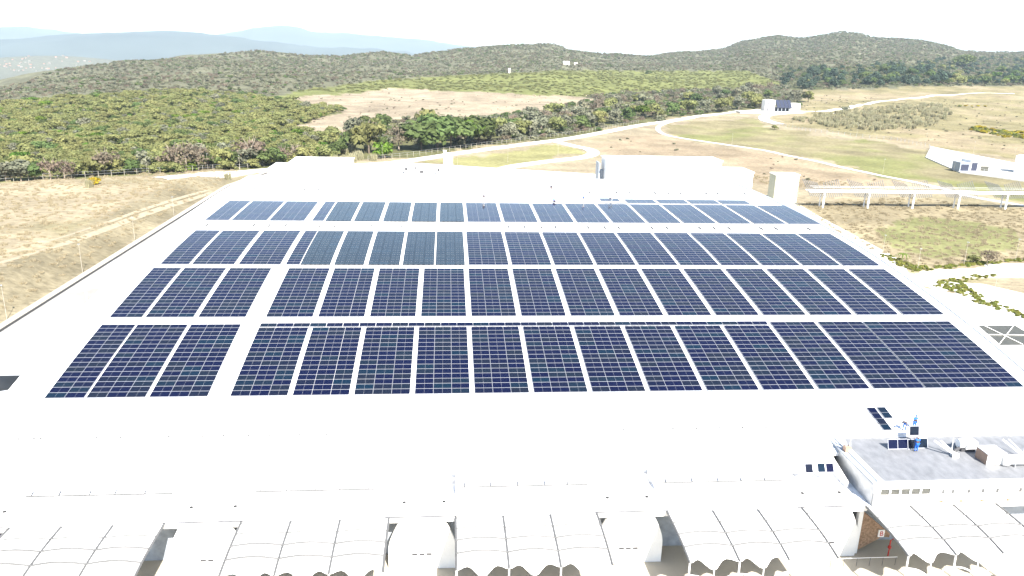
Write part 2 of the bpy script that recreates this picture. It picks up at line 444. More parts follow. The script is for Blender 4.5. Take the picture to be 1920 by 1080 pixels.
def ground_material():
    m, nt, b = new_mat('ground_cover')
    L = nt.links
    at_ = nt.nodes.new('ShaderNodeAttribute'); at_.attribute_name = 'cover'
    ge = nt.nodes.new('ShaderNodeNewGeometry')
    n1 = nt.nodes.new('ShaderNodeTexNoise'); n1.inputs['Scale'].default_value = 0.7; n1.inputs['Detail'].default_value = 7; n1.inputs['Roughness'].default_value = 0.7
    mp = nt.nodes.new('ShaderNodeMapping'); mp.inputs['Scale'].default_value = (0.75, 1.15, 1); mp.inputs['Rotation'].default_value = (0, 0, 0.35)
    L.new(ge.outputs['Position'], mp.inputs[0]); L.new(mp.outputs[0], n1.inputs['Vector'])
    n2 = nt.nodes.new('ShaderNodeTexNoise'); n2.inputs['Scale'].default_value = 0.06; n2.inputs['Detail'].default_value = 6
    L.new(ge.outputs['Position'], n2.inputs['Vector'])
    a = nt.nodes.new('ShaderNodeMapRange'); a.inputs[1].default_value = 0.3; a.inputs[2].default_value = 0.7; a.inputs[3].default_value = 0.62; a.inputs[4].default_value = 1.36
    L.new(n1.outputs[0], a.inputs[0])
    a2 = nt.nodes.new('ShaderNodeMapRange'); a2.inputs[1].default_value = 0.3; a2.inputs[2].default_value = 0.7; a2.inputs[3].default_value = 0.78; a2.inputs[4].default_value = 1.22
    L.new(n2.outputs[0], a2.inputs[0])
    mu = nt.nodes.new('ShaderNodeMath'); mu.operation = 'MULTIPLY'; L.new(a.outputs[0], mu.inputs[0]); L.new(a2.outputs[0], mu.inputs[1])
    vm = nt.nodes.new('ShaderNodeVectorMath'); vm.operation = 'SCALE'; L.new(at_.outputs['Color'], vm.inputs[0]); L.new(mu.outputs[0], vm.inputs['Scale'])
    L.new(vm.outputs[0], b.inputs['Base Color'])
    b.inputs['Roughness'].default_value = 0.95; b.inputs['Specular IOR Level'].default_value = 0.05
    bp = nt.nodes.new('ShaderNodeBump'); bp.inputs['Strength'].default_value = 0.6; bp.inputs['Distance'].default_value = 0.4
    L.new(n1.outputs[0], bp.inputs['Height']); L.new(bp.outputs[0], b.inputs['Normal'])
ground_material()
def build_ground():
    a_in = np.linspace(math.radians(-40), math.radians(52), 470)
    a_out = np.linspace(math.radians(52), math.radians(320), 90)[1:-1]
    ang = np.concatenate([a_in, a_out])
    rad = np.concatenate([[0.0], np.exp(np.arange(math.log(20), math.log(19000), 0.0145))])
    na = len(ang); nr = len(rad)
    A, R = np.meshgrid(ang, rad[1:])
    X = (R*np.sin(A)).ravel(); Y = (R*np.cos(A)).ravel()
    X = np.concatenate([[0.0], X]); Y = np.concatenate([[0.0], Y])
    Z = terrain(X, Y)
    co = np.stack([X, Y, Z], 1)
    i = np.arange(nr-2)[:, None]*na; j = np.arange(na)[None, :]; j2 = (j+1) % na
    q = np.stack([1+i+j, 1+i+na+j, 1+i+na+j2, 1+i+j2], -1).reshape(-1, 4)
    faces = [tuple(int(t) for t in row) for row in q[:, ::-1]]
    faces += [(0, 1+(k+1) % na, 1+k) for k in range(na)]
    me = bpy.data.meshes.new('ground'); me.from_pydata(co.tolist(), [], faces)
    col = landcover(X, Y, Z)
    at_ = me.color_attributes.new('cover', 'FLOAT_COLOR', 'POINT')
    at_.data.foreach_set('color', np.concatenate([col, np.ones((len(col), 1))], 1).astype(np.float32).ravel())
    me.polygons.foreach_set('use_smooth', [True]*len(faces))
    me.materials.append(MATS['ground_cover'])
    bm = bmesh.new(); bm.from_mesh(me)
    bm.faces.ensure_lookup_table()
    up = sum(1 for f in list(bm.faces)[:200] if f.normal.z > 0)
    if up < 100: bmesh.ops.reverse_faces(bm, faces=bm.faces)
    bm.to_mesh(me); bm.free()
    o = bpy.data.objects.new('ground', me); COL.objects.link(o)
    tag(o, 'dry grass fields and wooded rolling land around the building', kind='structure')
build_ground()

# far mountain ranges
def far_range(name, pts, D, depth, colr, seed, label):
    mm = mat(name+'_cover', colr, 0.95, var=0.25, scale=0.0012, spec=0.05)
    e0 = [(elev(px, py)) for px, py in pts]
    az = np.array([a for e, a in e0]); hh = np.array([CAM_H+D*math.tan(e) for e, a in e0])
    n = 260; A = np.linspace(az[0], az[-1], n)
    mb = MB(); rows = []
    for k in range(15):
        s = k/14.0
        prof = math.sin(math.pi*s)**0.8 if 0 < s < 1 else 0.0
        d = D+(s-0.5)*2*depth
        H = np.interp(A, az, hh)
        x = d*np.sin(A); y = d*np.cos(A)
        z = -140+(H+140)*prof*(1+0.16*fbm(x/1400, y/1400, seed)*(1-abs(1-2*s)*0.2))+60*fbm(x/500, y/500, seed+5)*prof*(0 if k == 7 else 1)
        rows.append([(float(a), float(b_), float(c)) for a, b_, c in zip(x, y, z)])
    mb.grid(rows)
    o = mb.build(name, name+'_cover', smooth=True)
    return tag(o, label, kind='structure')
far_range('hills', [(-700, 95), (-300, 80), (0, 74), (40, 72), (90, 64), (150, 61), (220, 60), (300, 58), (380, 61), (420, 68), (500, 78), (600, 88), (760, 100), (900, 112)], 9000, 1800, (0.055, 0.065, 0.06), 60, 'blue hazy mountain ridge beyond the valley town')
far_range('hills', [(-700, 60), (-200, 56), (0, 53), (50, 54), (90, 60), (250, 70), (400, 66), (450, 59), (475, 52), (540, 53), (590, 61), (640, 62), (690, 68), (780, 74), (850, 84), (1000, 96), (1150, 110)], 13500, 2200, (0.06, 0.07, 0.065), 80, 'palest mountain ridge farthest off in the haze')

# ------------------------------------------------------------------ roads and pavements
def strip(name, pts, width, m, label, lift=0.12, survey=True, n=10):
    P = [drop(*p) if survey else Vector((p[0], p[1], 0)) for p in pts]
    # Catmull-Rom
    Q = []
    for i in range(len(P)-1):
        p0 = P[max(i-1, 0)]; p1 = P[i]; p2 = P[i+1]; p3 = P[min(i+2, len(P)-1)]
        for k in range(n):
            t = k/n
            Q.append(0.5*((2*p1)+(p2-p0)*t+(2*p0-5*p1+4*p2-p3)*t*t+(3*p1-p0-3*p2+p3)*t**3))
    Q.append(P[-1])
    rows = []
    for i, q in enumerate(Q):
        d = Q[min(i+1, len(Q)-1)]-Q[max(i-1, 0)]
        s = Vector((d.y, -d.x, 0)).normalized()*width/2
        row = []
        for u in (-1, -0.5, 0, 0.5, 1):
            w = q+s*u
            row.append((w.x, w.y, gz(w.x, w.y)+lift))
        rows.append(row)
    mb = MB().grid(rows)
    k = len(mb.v)
    # edge skirts give the slab thickness
    for c in (0, 4):
        top = [r[c] for r in rows]
        mb.grid([top, [(a, b_, z-0.5) for a, b_, z in top]])
    o = mb.build(name, m)
    return tag(o, label, kind='structure')
strip('road', [(300, 335), (400, 328), (480, 321), (580, 316), (707, 308), (773, 301), (873, 286), (960, 274), (1017, 267), (1073, 259), (1140, 247), (1207, 234), (1280, 223), (1347, 214), (1423, 206)], 7, 'concrete_white', 'pale perimeter road running up to the gatehouse beside the fence', 0.2)
strip('road', [(1042, 266), (1073, 274), (1104, 281), (1112, 289), (1090, 296), (1023, 304), (957, 314), (934, 324), (925, 334)], 6, 'concrete_white', 'pale looping access road crossing the grass verge', 0.26)
strip('road', [(1300, 222), (1262, 228), (1238, 236), (1234, 245), (1250, 254), (1280, 260), (1347, 270), (1433, 283), (1480, 293), (1530, 303), (1580, 315), (1630, 326), (1697, 339), (1760, 353), (1830, 372), (1950, 392), (2100, 410)], 3.0, 'concrete_white', 'narrow pale path curving down past the dry grass', 0.22)
strip('road', [(1520, 209), (1480, 212), (1446, 215), (1432, 221), (1440, 228), (1462, 234)], 8, 'concrete_white', 'short pale turning loop beside the gatehouse', 0.3)
strip('road', [(1505, 209), (1560, 207), (1600, 200), (1640, 192), (1713, 184), (1780, 179), (1900, 176)], 6, 'concrete_white', 'pale farm track climbing beyond the gatehouse', 0.3)

strip('path', [(-60, 520), (0, 494), (60, 476), (130, 455), (200, 430), (260, 407), (330, 383), (400, 360)], 1.5, 'sand', 'pale sandy track along the top of the grassy bank', 0.05)
strip('path', [(-60, 500), (0, 477), (60, 461), (130, 441), (200, 418), (260, 397), (330, 375), (390, 357)], 0.9, 'sand', 'faint sandy wheel track beside the bank-top track', 0.05)
def slab(name, poly, z0, z1, m, label):
    o = MB().prism(poly, z0, z1).build(name, m)
    return tag(o, label, kind='structure')
# building platform pavements
slab('pavement', [(-72.6, 60), (-47, 60), (-47, 300), (-66, 300), (-72.6, 270)], -0.3, 0.05, 'concrete_yard', 'grey concrete service yard west of the terminal')
slab('pavement', [(-66, 300.4), (-47, 300.4), (-47, 200), (72, 200), (72, 300), (20, 318), (-15, 330), (-34, 322)], -0.3, 0.042, 'concrete_white', 'white concrete apron behind the terminal')
slab('road', [(71.2, 40), (99, 100), (108, 160), (113, 225), (116, 252), (100, 262), (72.4, 262)], -0.3, 0.05, 'concrete_white', 'white concrete road along the terminal east side')
slab('road', [(106, 157), (150, 160), (260, 184), (260, 196), (150, 171), (108.6, 168)], -0.3, 0.058, 'concrete_white', 'pale side road meeting the terminal road at a junction')
slab('pavement', [(98, 100), (106.5, 155.5), (116, 153), (135, 122), (150, 90), (120, 60)], -0.3, 0.054, 'concrete_white', 'pale parking pavement beside the junction')
slab('pavement', [(-80, 20), (-80, 59.8), (-46.9, 59.8), (-46.9, 66), (70.5, 66), (70.5, 41), (90, 40), (80, 20)], -0.3, 0.046, 'forecourt', 'cream concrete forecourt in front of the canopies')
# kerb with its dark drain
slab('kerb', [(-74.6, 60), (-73.2, 60), (-73.2, 268), (-66.8, 299), (-68.2, 300), (-74.6, 269)], -0.2, 0.16, 'kerb_stone', 'pale stone kerb along the foot of the grassy bank')
slab('drain', [(-73.15, 60), (-72.65, 60), (-72.65, 268), (-66.2, 299), (-66.7, 299.5), (-73.15, 268.5)], -0.2, 0.10, 'drain_dark', 'dark drain channel running along the bank kerb')

# ------------------------------------------------------------------ terminal building
RX0, RX1 = -46.8, 70.4
PROF = [(64.9, 6.42), (70, 7.62), (75, 8.74), (80, 9.80), (86, 10.96), (92, 11.98), (98, 12.88), (104, 13.66), (110, 14.36), (116, 14.95), (122, 15.42), (128, 15.76), (134, 16.0), (142, 16.22), (152, 16.42), (165, 16.5), (178, 16.36), (190, 16.08)]
def roof_z(Y):
    ys = [p[0] for p in PROF]; zs = [p[1] for p in PROF]
    if Y <= ys[0]: return zs[0]+(Y-ys[0])*0.235
    for i in range(len(ys)-1):
        if Y <= ys[i+1]:
            t = (Y-ys[i])/(ys[i+1]-ys[i])
            def sl(k):
                if k == 0: return (zs[1]-zs[0])/(ys[1]-ys[0])
                if k == len(ys)-1: return (zs[-1]-zs[-2])/(ys[-1]-ys[-2])
                return (zs[k+1]-zs[k-1])/(ys[k+1]-ys[k-1])
            h = ys[i+1]-ys[i]; m0 = sl(i)*h; m1 = sl(i+1)*h
            return (2*t**3-3*t**2+1)*zs[i]+(t**3-2*t**2+t)*m0+(-2*t**3+3*t**2)*zs[i+1]+(t**3-t**2)*m1
    return zs[-1]
def roof_slope(Y):
    return (roof_z(Y+0.3)-roof_z(Y-0.3))/0.6
TERM = thing('terminal_building', 'long white vaulted terminal building carrying rows of solar panels', 'building', (12, 65, 0))
FRONT_Y = 61.6; TERR_Z = 5.5; REC_Y = 68.6
BAYS = [(-44.2, -38.3), (-24.6, -18.1), (-5.3, 0.85), (13.85, 20.2), (33.1, 39.3)]
def roof_sheet(x0, x1, y0, y1, mb, n):
    top = []; bot = []
    for i in range(n+1):
        y = y0+(y1-y0)*i/n; z = roof_z(y)
        top.append([(x0, y, z), (x1, y, z)]); bot.append([(x0, y, z-0.35), (x1, y, z-0.35)])
    mb.grid(top).grid([[b_, a] for a, b_ in bot])
    for c in (0, 1): mb.grid([[t[c] for t in top], [b_[c] for b_ in bot]])
    mb.face([top[0][0], top[0][1], bot[0][1], bot[0][0]]); mb.face([top[-1][0], top[-1][1], bot[-1][1], bot[-1][0]])
mb = MB()
roof_sheet(RX0, RX1, REC_Y, 190, mb, 70)
ROOF = mb.build('roof', 'roof_white', TERM, smooth=False)
# sloping eave pieces between the recessed terraces
segs = []; x = RX0
for a, b_ in BAYS:
    segs.append((x, a)); x = b_
for a, b_ in segs:
    mb = MB(); roof_sheet(a, b_, 64.9, REC_Y-0.01, mb, 6); mb.build('eave', 'roof_white', TERM)
mb = MB(); roof_sheet(62.0, RX1, 64.9, REC_Y-0.01, mb, 6); mb.build('eave', 'roof_white', TERM)
# terrace roofs + walls
mb = MB().box(RX0, RX1, FRONT_Y+0.02, REC_Y+0.3, TERR_Z-0.4, TERR_Z-0.002); mb.build('terrace_roof', 'terrace_white', TERM)
for a, b_ in BAYS:
    for xx, sgn in ((a, 1), (b_, -1)):                 # cheek walls of the recess
        mb = MB()
        x0, x1 = (xx-0.25, xx+0.0) if sgn > 0 else (xx, xx+0.25)
        pts = [(64.95, TERR_Z), (REC_Y, TERR_Z), (REC_Y, roof_z(REC_Y)-0.36), (64.95, roof_z(64.95)-0.36)]
        k = len(mb.v)
        mb.v += [(x0, p[0], p[1]) for p in pts]+[(x1, p[0], p[1]) for p in pts]
        for q in ((0, 1, 2, 3), (7, 6, 5, 4), (0, 4, 5, 1), (1, 5, 6, 2), (2, 6, 7, 3), (3, 7, 4, 0)):
            mb.f.append(tuple(k+i for i in q)); mb.m.append(0)
        mb.build('cheek_wall', 'white_paint', TERM)
    mb = MB().box(a, b_, REC_Y+0.02, REC_Y+0.25, TERR_Z, roof_z(REC_Y)-0.37); mb.build('recess_wall', 'white_paint', TERM)
# side and rear walls under the vault
for xx in (RX0+0.3, RX1-0.6):
    ys = [REC_Y]+[p[0] for p in PROF if p[0] > REC_Y]
    mb = MB()
    lo = [[(xx, y, 0), (xx, y, roof_z(y)-0.36)] for y in ys]; hi = [[(xx+0.3, y, 0), (xx+0.3, y, roof_z(y)-0.36)] for y in ys]
    mb.grid(lo).grid(hi); mb.grid([[r[1] for r in lo], [r[1] for r in hi]])
    mb.face([lo[0][0], lo[0][1], hi[0][1], hi[0][0]]); mb.face([lo[-1][0], lo[-1][1], hi[-1][1], hi[-1][0]])
    mb.build('wall', 'white_paint', TERM)
MB().box(RX0+0.62, RX1-0.62, 189.2, 189.6, 0, roof_z(189.4)-0.4).build('wall', 'white_paint', TERM)
# recessed hall wall behind the canopies, their shade put into its grey
MB().box(RX0, RX1, FRONT_Y+2.4, FRONT_Y+2.6, 0, TERR_Z-0.41).build('hall_wall', 'gutter_grey', TERM)
# bay fronts with concave flaring edges
for i, (a, b_) in enumerate(BAYS):
    poly = []
    w = b_-a
    def edge(side):
        pts = []
        for k in range(9):
            t = k/8.0
            inset = 1.05*(1-math.sin(t*math.pi/2))**1.0
            z = TERR_Z-0.42-3.1*t
            pts.append(((a+inset) if side < 0 else (b_-inset), z))
        return pts
    poly = [(a, 0)]+list(reversed(edge(-1)))+edge(1)+[(b_, 0)]
    MB().xz_prism(poly, FRONT_Y, FRONT_Y+0.3).build('bay_wall', 'white_paint', TERM)
    MB().box(a-0.35, b_+0.35, FRONT_Y-0.18, FRONT_Y+0.018, TERR_Z-0.40, TERR_Z+0.10).build('parapet', 'white_paint', TERM)
    MB().box(a-0.3, b_+0.3, FRONT_Y-0.17, FRONT_Y-0.01, TERR_Z+0.101, TERR_Z+0.125).build('parapet_strip', 'dark_metal', TERM)  # thin dark strip along the parapet top
    nl = 2 if i == 1 else 3
    for k in range(nl):
        xl = (a+b_)/2-0.95+k*0.66+(0.3 if nl == 2 else 0)
        MB().box(xl, xl+0.5, FRONT_Y-0.03, FRONT_Y+0.05, 1.50, 1.72).build('louvre', 'dark_metal', TERM)
    for k in (0.22, 0.82):                              # roof drains
        c = (a+(b_-a)*k, 64.05)
        dr = MB().cyl(c, 0.16, TERR_Z, TERR_Z+0.07, 12).build('roof_drain', 'drain_dark', TERM)
for a, b_ in segs+[(62.0, RX1)]:
    MB().box(a+0.02, b_-0.02, 64.93, 65.1, TERR_Z, roof_z(64.93)-0.34).build('fascia', 'white_paint', TERM)
# gutter pipes along the eave with brackets
for a, b_ in segs[1:]+[segs[0]]:
    g = MB().tube([(a+0.5, 64.86, 6.52), (b_-0.4, 64.86, 6.52)], 0.075, 6).build('gutter_pipe', 'seam_grey', TERM)
    n = int((b_-a)/2.4)
    for k in range(n):
        xk = a+0.8+k*2.45+0.4*random.random()
        MB().tube([(xk, 64.86, 6.50), (xk+0.02, 65.35, 6.72)], 0.05, 5).build('bracket', 'dark_metal', g)
# brackets along the lower roof seam
for k, px in enumerate([33, 62, 75, 180, 225, 316, 380, 418, 465, 505, 515, 562, 612, 658, 754, 1080, 1170, 1215, 1262, 1306, 1350, 1392, 1436]):
    p = atY(px, 816-0.009*px, 72.6)
    MB().box(p.x-0.09, p.x+0.09, 72.5, 72.72, roof_z(72.6)-0.05, roof_z(72.6)+0.10).build('bracket', 'seam_grey', ROOF)
for a, b_ in ((38.5, 44.6), (45.6, 48.0), (50, 61)):
    MB().box(a, b_, 72.9, 72.96, roof_z(72.9)-0.05, roof_z(72.9)+0.05).build('roof_seam', 'seam_grey', ROOF)
# slot vents near the crown
vent = MB().box(-0.09, 0.09, -0.85, 0.85, -0.08, 0.22).mesh('roof_vent', 'seam_grey')
V1 = [388, 476, 505, 536, 600, 628, 696, 724, 753, 954, 984, 1015, 1042, 1103, 1134, 1160, 1222, 1251, 1312, 1339, 1367, 1427, 1455, 1516]
V2 = [476, 548, 571, 597, 648, 670, 1105, 1156, 1180, 1228, 1252, 1275, 1324, 1346, 1397]
for px in V1:
    p = atY(px, 427+0.0045*(px-388), 134.6)
    link_mesh('roof_vent', vent, ROOF, Vector((p.x, 134.6, roof_z(134.6)))-origin_of(ROOF), (math.atan(roof_slope(134.6)), 0, 0))
for px in V2:
    p = atY(px, 360+0.008*(px-476), 168)
    link_mesh('roof_vent', vent, ROOF, Vector((p.x, 168, roof_z(168)))-origin_of(ROOF), (0, 0, 0))
# grey gutter flashing down the east verge
mb = MB(); rows = []
for i in range(60):
    y = 77+i*(188-77)/59
    rows.append([(RX1-0.55, y, roof_z(y)+0.03), (RX1-0.55, y, roof_z(y)+0.16), (RX1+0.12, y, roof_z(y)+0.16), (RX1+0.12, y, roof_z(y)-0.2)])
mb.grid(rows).build('verge_gutter', 'gutter_grey', TERM)

# ------------------------------------------------------------------ solar panels
def panel_mesh(w, d, slate=False):
    mb = MB()
    f = 0.016
    mb.box(-w/2, w/2, -d/2, d/2, 0, 0.04, 0)
    z = 0.043
    if slate:
        mb.face([(-w/2+f, -d/2+f, z), (w/2-f, -d/2+f, z), (w/2-f, d/2-f, z), (-w/2+f, d/2-f, z)], 1)
        for x in (-0.62*w/2, -0.28*w/2, 0.28*w/2, 0.62*w/2):
            mb.face([(x-0.035, -d/2, z+0.01), (x+0.035, -d/2, z+0.01), (x+0.035, -d/2+0.09, z+0.01), (x-0.035, -d/2+0.09, z+0.01)], 2)
        return mb.mesh('solar_panel', ['black_frame', 'pv_glass_slate', 'alu'])
    g = 0.006
    for a, b_ in ((-w/2+f, -g), (g, w/2-f)):
        mb.face([(a, -d/2+f, z), (b_, -d/2+f, z), (b_, d/2-f, z), (a, d/2-f, z)], 1)
    return mb.mesh('solar_panel', ['alu', 'pv_glass'])
ORD = ['first', 'second', 'third', 'fourth', 'fifth', 'sixth', 'seventh', 'eighth', 'ninth', 'tenth', 'eleventh', 'twelfth', 'thirteenth', 'fourteenth', 'fifteenth', 'sixteenth']
def array(x0, ncol, Y0, pitch, nrow, pw, me, label, group, skip=()):
    t = thing('solar_array', label, 'solar panels', (x0+ncol*pw/2, Y0, roof_z(Y0)), 0, group)
    y = Y0
    for r in range(nrow):
        sl = roof_slope(y); cy = math.cos(math.atan(sl))
        ym = y+pitch*cy/2; zm = roof_z(ym)+0.13; ang = math.atan(roof_slope(ym))
        for c in range(ncol):
            if (r, c) in skip: continue
            xm = x0+(c+0.5)*pw
            link_mesh('solar_panel', me, t, (xm-t.location.x, ym-t.location.y, zm-t.location.z), (ang, 0, 0))
        y += pitch*cy
    # mounting rails under the panels
    for c in range(ncol):
        for s in (0.25, 0.75):
            xx = x0+(c+s)*pw
            pts = [(xx, Y0+(y-Y0)*k/6.0, roof_z(Y0+(y-Y0)*k/6.0)+0.075) for k in range(7)]
            MB().tube(pts, 0.04, 4).build('mounting_rail', 'gutter_grey', t)
    return y
ROWS = {
 4: dict(Y=78.85, pitch=0.975, pw=2.02, X=[-42.35, -38.1, -31.65]+[-23.24+6.585*i for i in range(12)]+[55.45], name='lowest row'),
 3: dict(Y=96.1, pitch=1.015, pw=1.965, X=[-42.2, -37.85, -31.4]+[-23.0+6.56*i for i in range(14)], name='second row up'),
 2: dict(Y=113.7, pitch=1.085, pw=2.02, X=[-41.75, -37.3, -30.6]+[3.36+6.552*i for i in range(10)], name='third row up'),
 1: dict(Y=138.1, pitch=1.03, pw=2.02, X=[-42.3, -37.8, -31.26]+[3.83+6.675*i for i in range(10)], name='topmost full row')}
GRP = 'solar panel blocks on the terminal roof'
for r, R in ROWS.items():
    me = panel_mesh(R['pw']-0.02, R['pitch']*0.962)
    R['mesh'] = me
    for i, x0 in enumerate(R['X']):
        nc = 2 if i == 0 else 3
        nr = 16
        if i < 3:
            lab = ('narrow two-column' if i == 0 else 'three-column')+' navy solar block, %s from the grassy bank, %s' % (ORD[i], R['name'])
        else:
            if r == 4 and i == len(R['X'])-1: nc = 6
            side = ORD[i-3]
            lab = 'navy solar panel block, %s past the wide aisle, %s' % (side, R['name']) if r >= 3 else 'blue solar panel block, %s past the slate blocks, %s' % (side, R['name'])
            if nc == 6: lab = 'widest six-column navy solar panel block at the gutter end of the lowest row'
        if r == 4 and 3 <= i <= 12: nr = 15
        array(x0, nc, R['Y'], R['pitch'], nr, R['pw'], me, lab, GRP)
# continuous single strip above the lowest row
yt = ROWS[4]['Y']
for k in range(15): yt += 0.975*math.cos(math.atan(roof_slope(yt)))
array(-23.24, 32, yt+0.22, 0.975, 1, 2.045, ROWS[4]['mesh'], 'long single strip of navy panels running above the lowest panel row', GRP)
# slate blocks, and the one-column blocks beside them
sl1 = None
for r, nar, Ls, Rs, yb in ((2, (535.6, 561), [562.3, 626.5, 690, 755, 817], [619, 682.3, 749, 814, 872], 497), (1, (585, 606), [609.8, 663.6, 718, 771, 824.5], [658, 711, 765, 818, 871], 417)):
    R = ROWS[r]
    xa = atY(nar[0], yb, R['Y']).x
    array(xa, 1, R['Y'], R['pitch'], 16, R['pw'], R['mesh'], 'single-column navy solar strip beside the slate blocks, '+R['name'], GRP)
    w = 1.60
    ms = panel_mesh(w-0.012, R['pitch']-0.012, True)
    for k in range(5):
        xl = atY(Ls[k], yb, R['Y']).x; xr = atY(Rs[k], yb, R['Y']).x
        if k == 0: xl = max(xl, xa+R['pw']+0.12)
        ww = (xr-xl)/3
        mk = panel_mesh(ww-0.012, R['pitch']-0.012, True)
        array(xl, 3, R['Y'], R['pitch'], 16, ww, mk, 'smooth slate-grey solar panel block, %s past the wide aisle, %s' % (ORD[k], R['name']), GRP)
# unfinished strip at the crown
for k, (l, rr) in enumerate(((1178.4, 1232.6), (1239, 1291.8), (1298, 1349.8), (1356, 1408.6))):
    xl = atY(l, 382.4, 155.6).x
    array(xl, 3, 155.7, 1.05, 4, 2.02, ROWS[1]['mesh'], 'short four-row solar panel block, %s past the crouching fitter at the roof crown' % ORD[k], GRP)
xl = atY(1128, 379, 157.5).x
array(xl, 2, 157.6, 1.05, 3, 2.02, ROWS[1]['mesh'], 'small unfinished solar panel block beside the fitter at the roof crown', GRP)
def loose_panel(c, n, u, label, w=1.0, d=1.98):
    """single panel on the roof: centre, plane axes"""
    t = thing('spare_solar_module', label, 'solar panel', c, 0, 'loose solar panels awaiting fixing')
    u = Vector(u).normalized(); n = Vector(n).normalized(); v = n.cross(u)
    mt = Matrix((u, v, n)).transposed()
    fr = link_mesh('panel_frame', PORTRAIT_FRAME, t); fr.rotation_euler = mt.to_euler()
    for s in (-1, 1):
        gl = link_mesh('glass', PORTRAIT_GLASS, t, mt @ Vector((0, s*0.48, 0.0))); gl.rotation_euler = mt.to_euler()
    return t
PORTRAIT_FRAME = MB().box(-0.5, 0.5, -0.99, 0.99, -0.04, 0).mesh('panel_frame', 'alu')
PORTRAIT_GLASS = MB().face([(-0.47, -0.465, 0.004), (0.47, -0.465, 0.004), (0.47, 0.465, 0.004), (-0.47, 0.465, 0.004)]).mesh('glass', 'pv_glass')
PORTRAIT_LINE = None
for (x, y), lab in zip([(1640, 775), (1659, 774), (1657, 796)], ['loose solar panel lying flat on the white roof, upslope of the blue workers', 'loose solar panel lying flat, second of the upslope pair on the bare roof', 'loose solar panel lying flat just downslope of a matching pair']):
    Y = 76.0
    for _ in range(12):
        p = atY(x, y, Y); Y += (p.z-roof_z(Y)-0.1)*1.6
    s = roof_slope(Y)
    loose_panel(Vector((p.x, Y, roof_z(Y)+0.14)), (0, -s, 1), (1, 0, 0), lab)
# panel strip lying at the crown
for x, lab in ((1141, 'panel lying loose at the roof crown in front of the crouching fitter'), (1161, 'panel lying loose at the roof crown behind the crouching fitter')):
    p = atY(x, 382.0, 156.2)
    loose_panel(Vector((p.x, 156.0, roof_z(156)+0.12)), (0, 0, 1), (0, 1, 0), lab)

# ------------------------------------------------------------------ front canopies
def canopy(xl, label, last=False):
    Y0, Y1 = FRONT_Y-0.25, 54.2
    cw = 4.31; ncell = 3
    t = thing('tensile_canopy', label, 'canopy', (xl+cw*1.5, FRONT_Y-0.3, 0), 0, 'white tensile canopies along the front')
    def zf(u, v):
        s = math.sin(math.pi*u)
        w = min(1, max(0, (v-0.74)/0.26)); w = w*w*(3-2*w)
        base = 5.55+0.35*math.sin(v*2.2)-0.55*v
        return base+0.26*s*(1-w)*min(1, 0.35+v)-0.75*w*s**3
    def pt(c, u, v):
        w = max(0, (v-0.74)/0.26)
        y = Y0+(Y1-Y0)*v
        # scalloped front edge: pulled back between rib end and tie-down point
        y += 0.75*w*w*math.sin(2*math.pi*u)**2
        return Vector((xl+(c+u)*cw, y, zf(u, v)))
    mb = MB()
    nv, nu = 22, 14
    rows = []
    for i in range(nv+1):
        row = []
        for c in range(ncell):
            for j in range(nu+(1 if c == ncell-1 else 0)):
                row.append(pt(c, j/nu, i/nv))
        rows.append(row)
    mb.grid(rows)
    o = mb.build('membrane', 'membrane', t, smooth=True)
    md = o.modifiers.new('thickness', 'SOLIDIFY'); md.thickness = 0.03; md.offset = 0
    for c in range(ncell+1):
        cc, uu = (c, 0) if c < ncell else (ncell-1, 1)
        MB().tube([pt(cc, uu, v/12.0)+Vector((0, 0, 0.05)) for v in range(13)], 0.105, 6).build('rib', 'seam_grey', t)
        p = pt(cc, uu, 1.0)
        MB().tube([p+Vector((0, 0.05, 0)), (p.x, p.y-0.05, 3.2), (p.x, p.y+0.6, 0.0)], 0.075, 6).build('post', 'white_paint', t)
    for v in (0.26, 0.50, 0.74):
        for c in range(ncell):
            MB().tube([pt(c, u/20.0, v)+Vector((0, 0, 0.08)) for u in range(21)], 0.095 if v > 0.3 else 0.06, 5).build('seam', 'seam_grey', t)
    for c in range(ncell):
        for u0, rad in ((0.18, 0.04), (0.86, 0.025)):
            MB().tube([pt(c, u0+(0.5-u0)*k/6.0, 0.77+0.22*k/6.0)+Vector((0, 0, 0.04)) for k in range(7)], rad, 5).build('crease_line', 'seam_grey', t)  # dark tubes following the creases of the membrane
        p = pt(c, 0.5, 1.0)
        MB().tube([p, (p.x, p.y-0.3, 0.05)], 0.05, 6).build('tie_down', 'white_paint', t)
    # bowed front girders between the posts, in front of the membrane
    for c in range(ncell):
        a = pt(c, 0, 1.0); b_ = pt(c, 1, 1.0); mid = pt(c, 0.5, 1.0)
        lo = Vector((mid.x, mid.y-0.5, 3.2))
        for q in (a, b_):
            pth = [Vector((q.x, q.y, 4.1)).lerp(lo, k/6.0)+Vector((0, 0, 0.35*math.sin(math.pi*k/6.0))) for k in range(7)]
            MB().tube(pth, 0.07, 6).build('girder', 'white_paint', t)
            MB().tube([Vector((q.x, q.y+0.3, 1.6)), Vector((q.x, q.y, 4.1)).lerp(lo, 0.55)], 0.045, 6).build('brace', 'white_paint', t)
    return t
for xl, lab in ((-37.6, 'white tensile canopy nearest the grassy bank end of the facade'), (-18.1, 'white tensile canopy between the two-louvre bay and the next bay'), (0.8, 'white tensile canopy at the middle of the front facade'),
                (20.3, 'white tensile canopy next along from the brown stone entrance'), (39.5, 'white tensile canopy below the grey-roofed annex windows')):
    canopy(xl, lab)

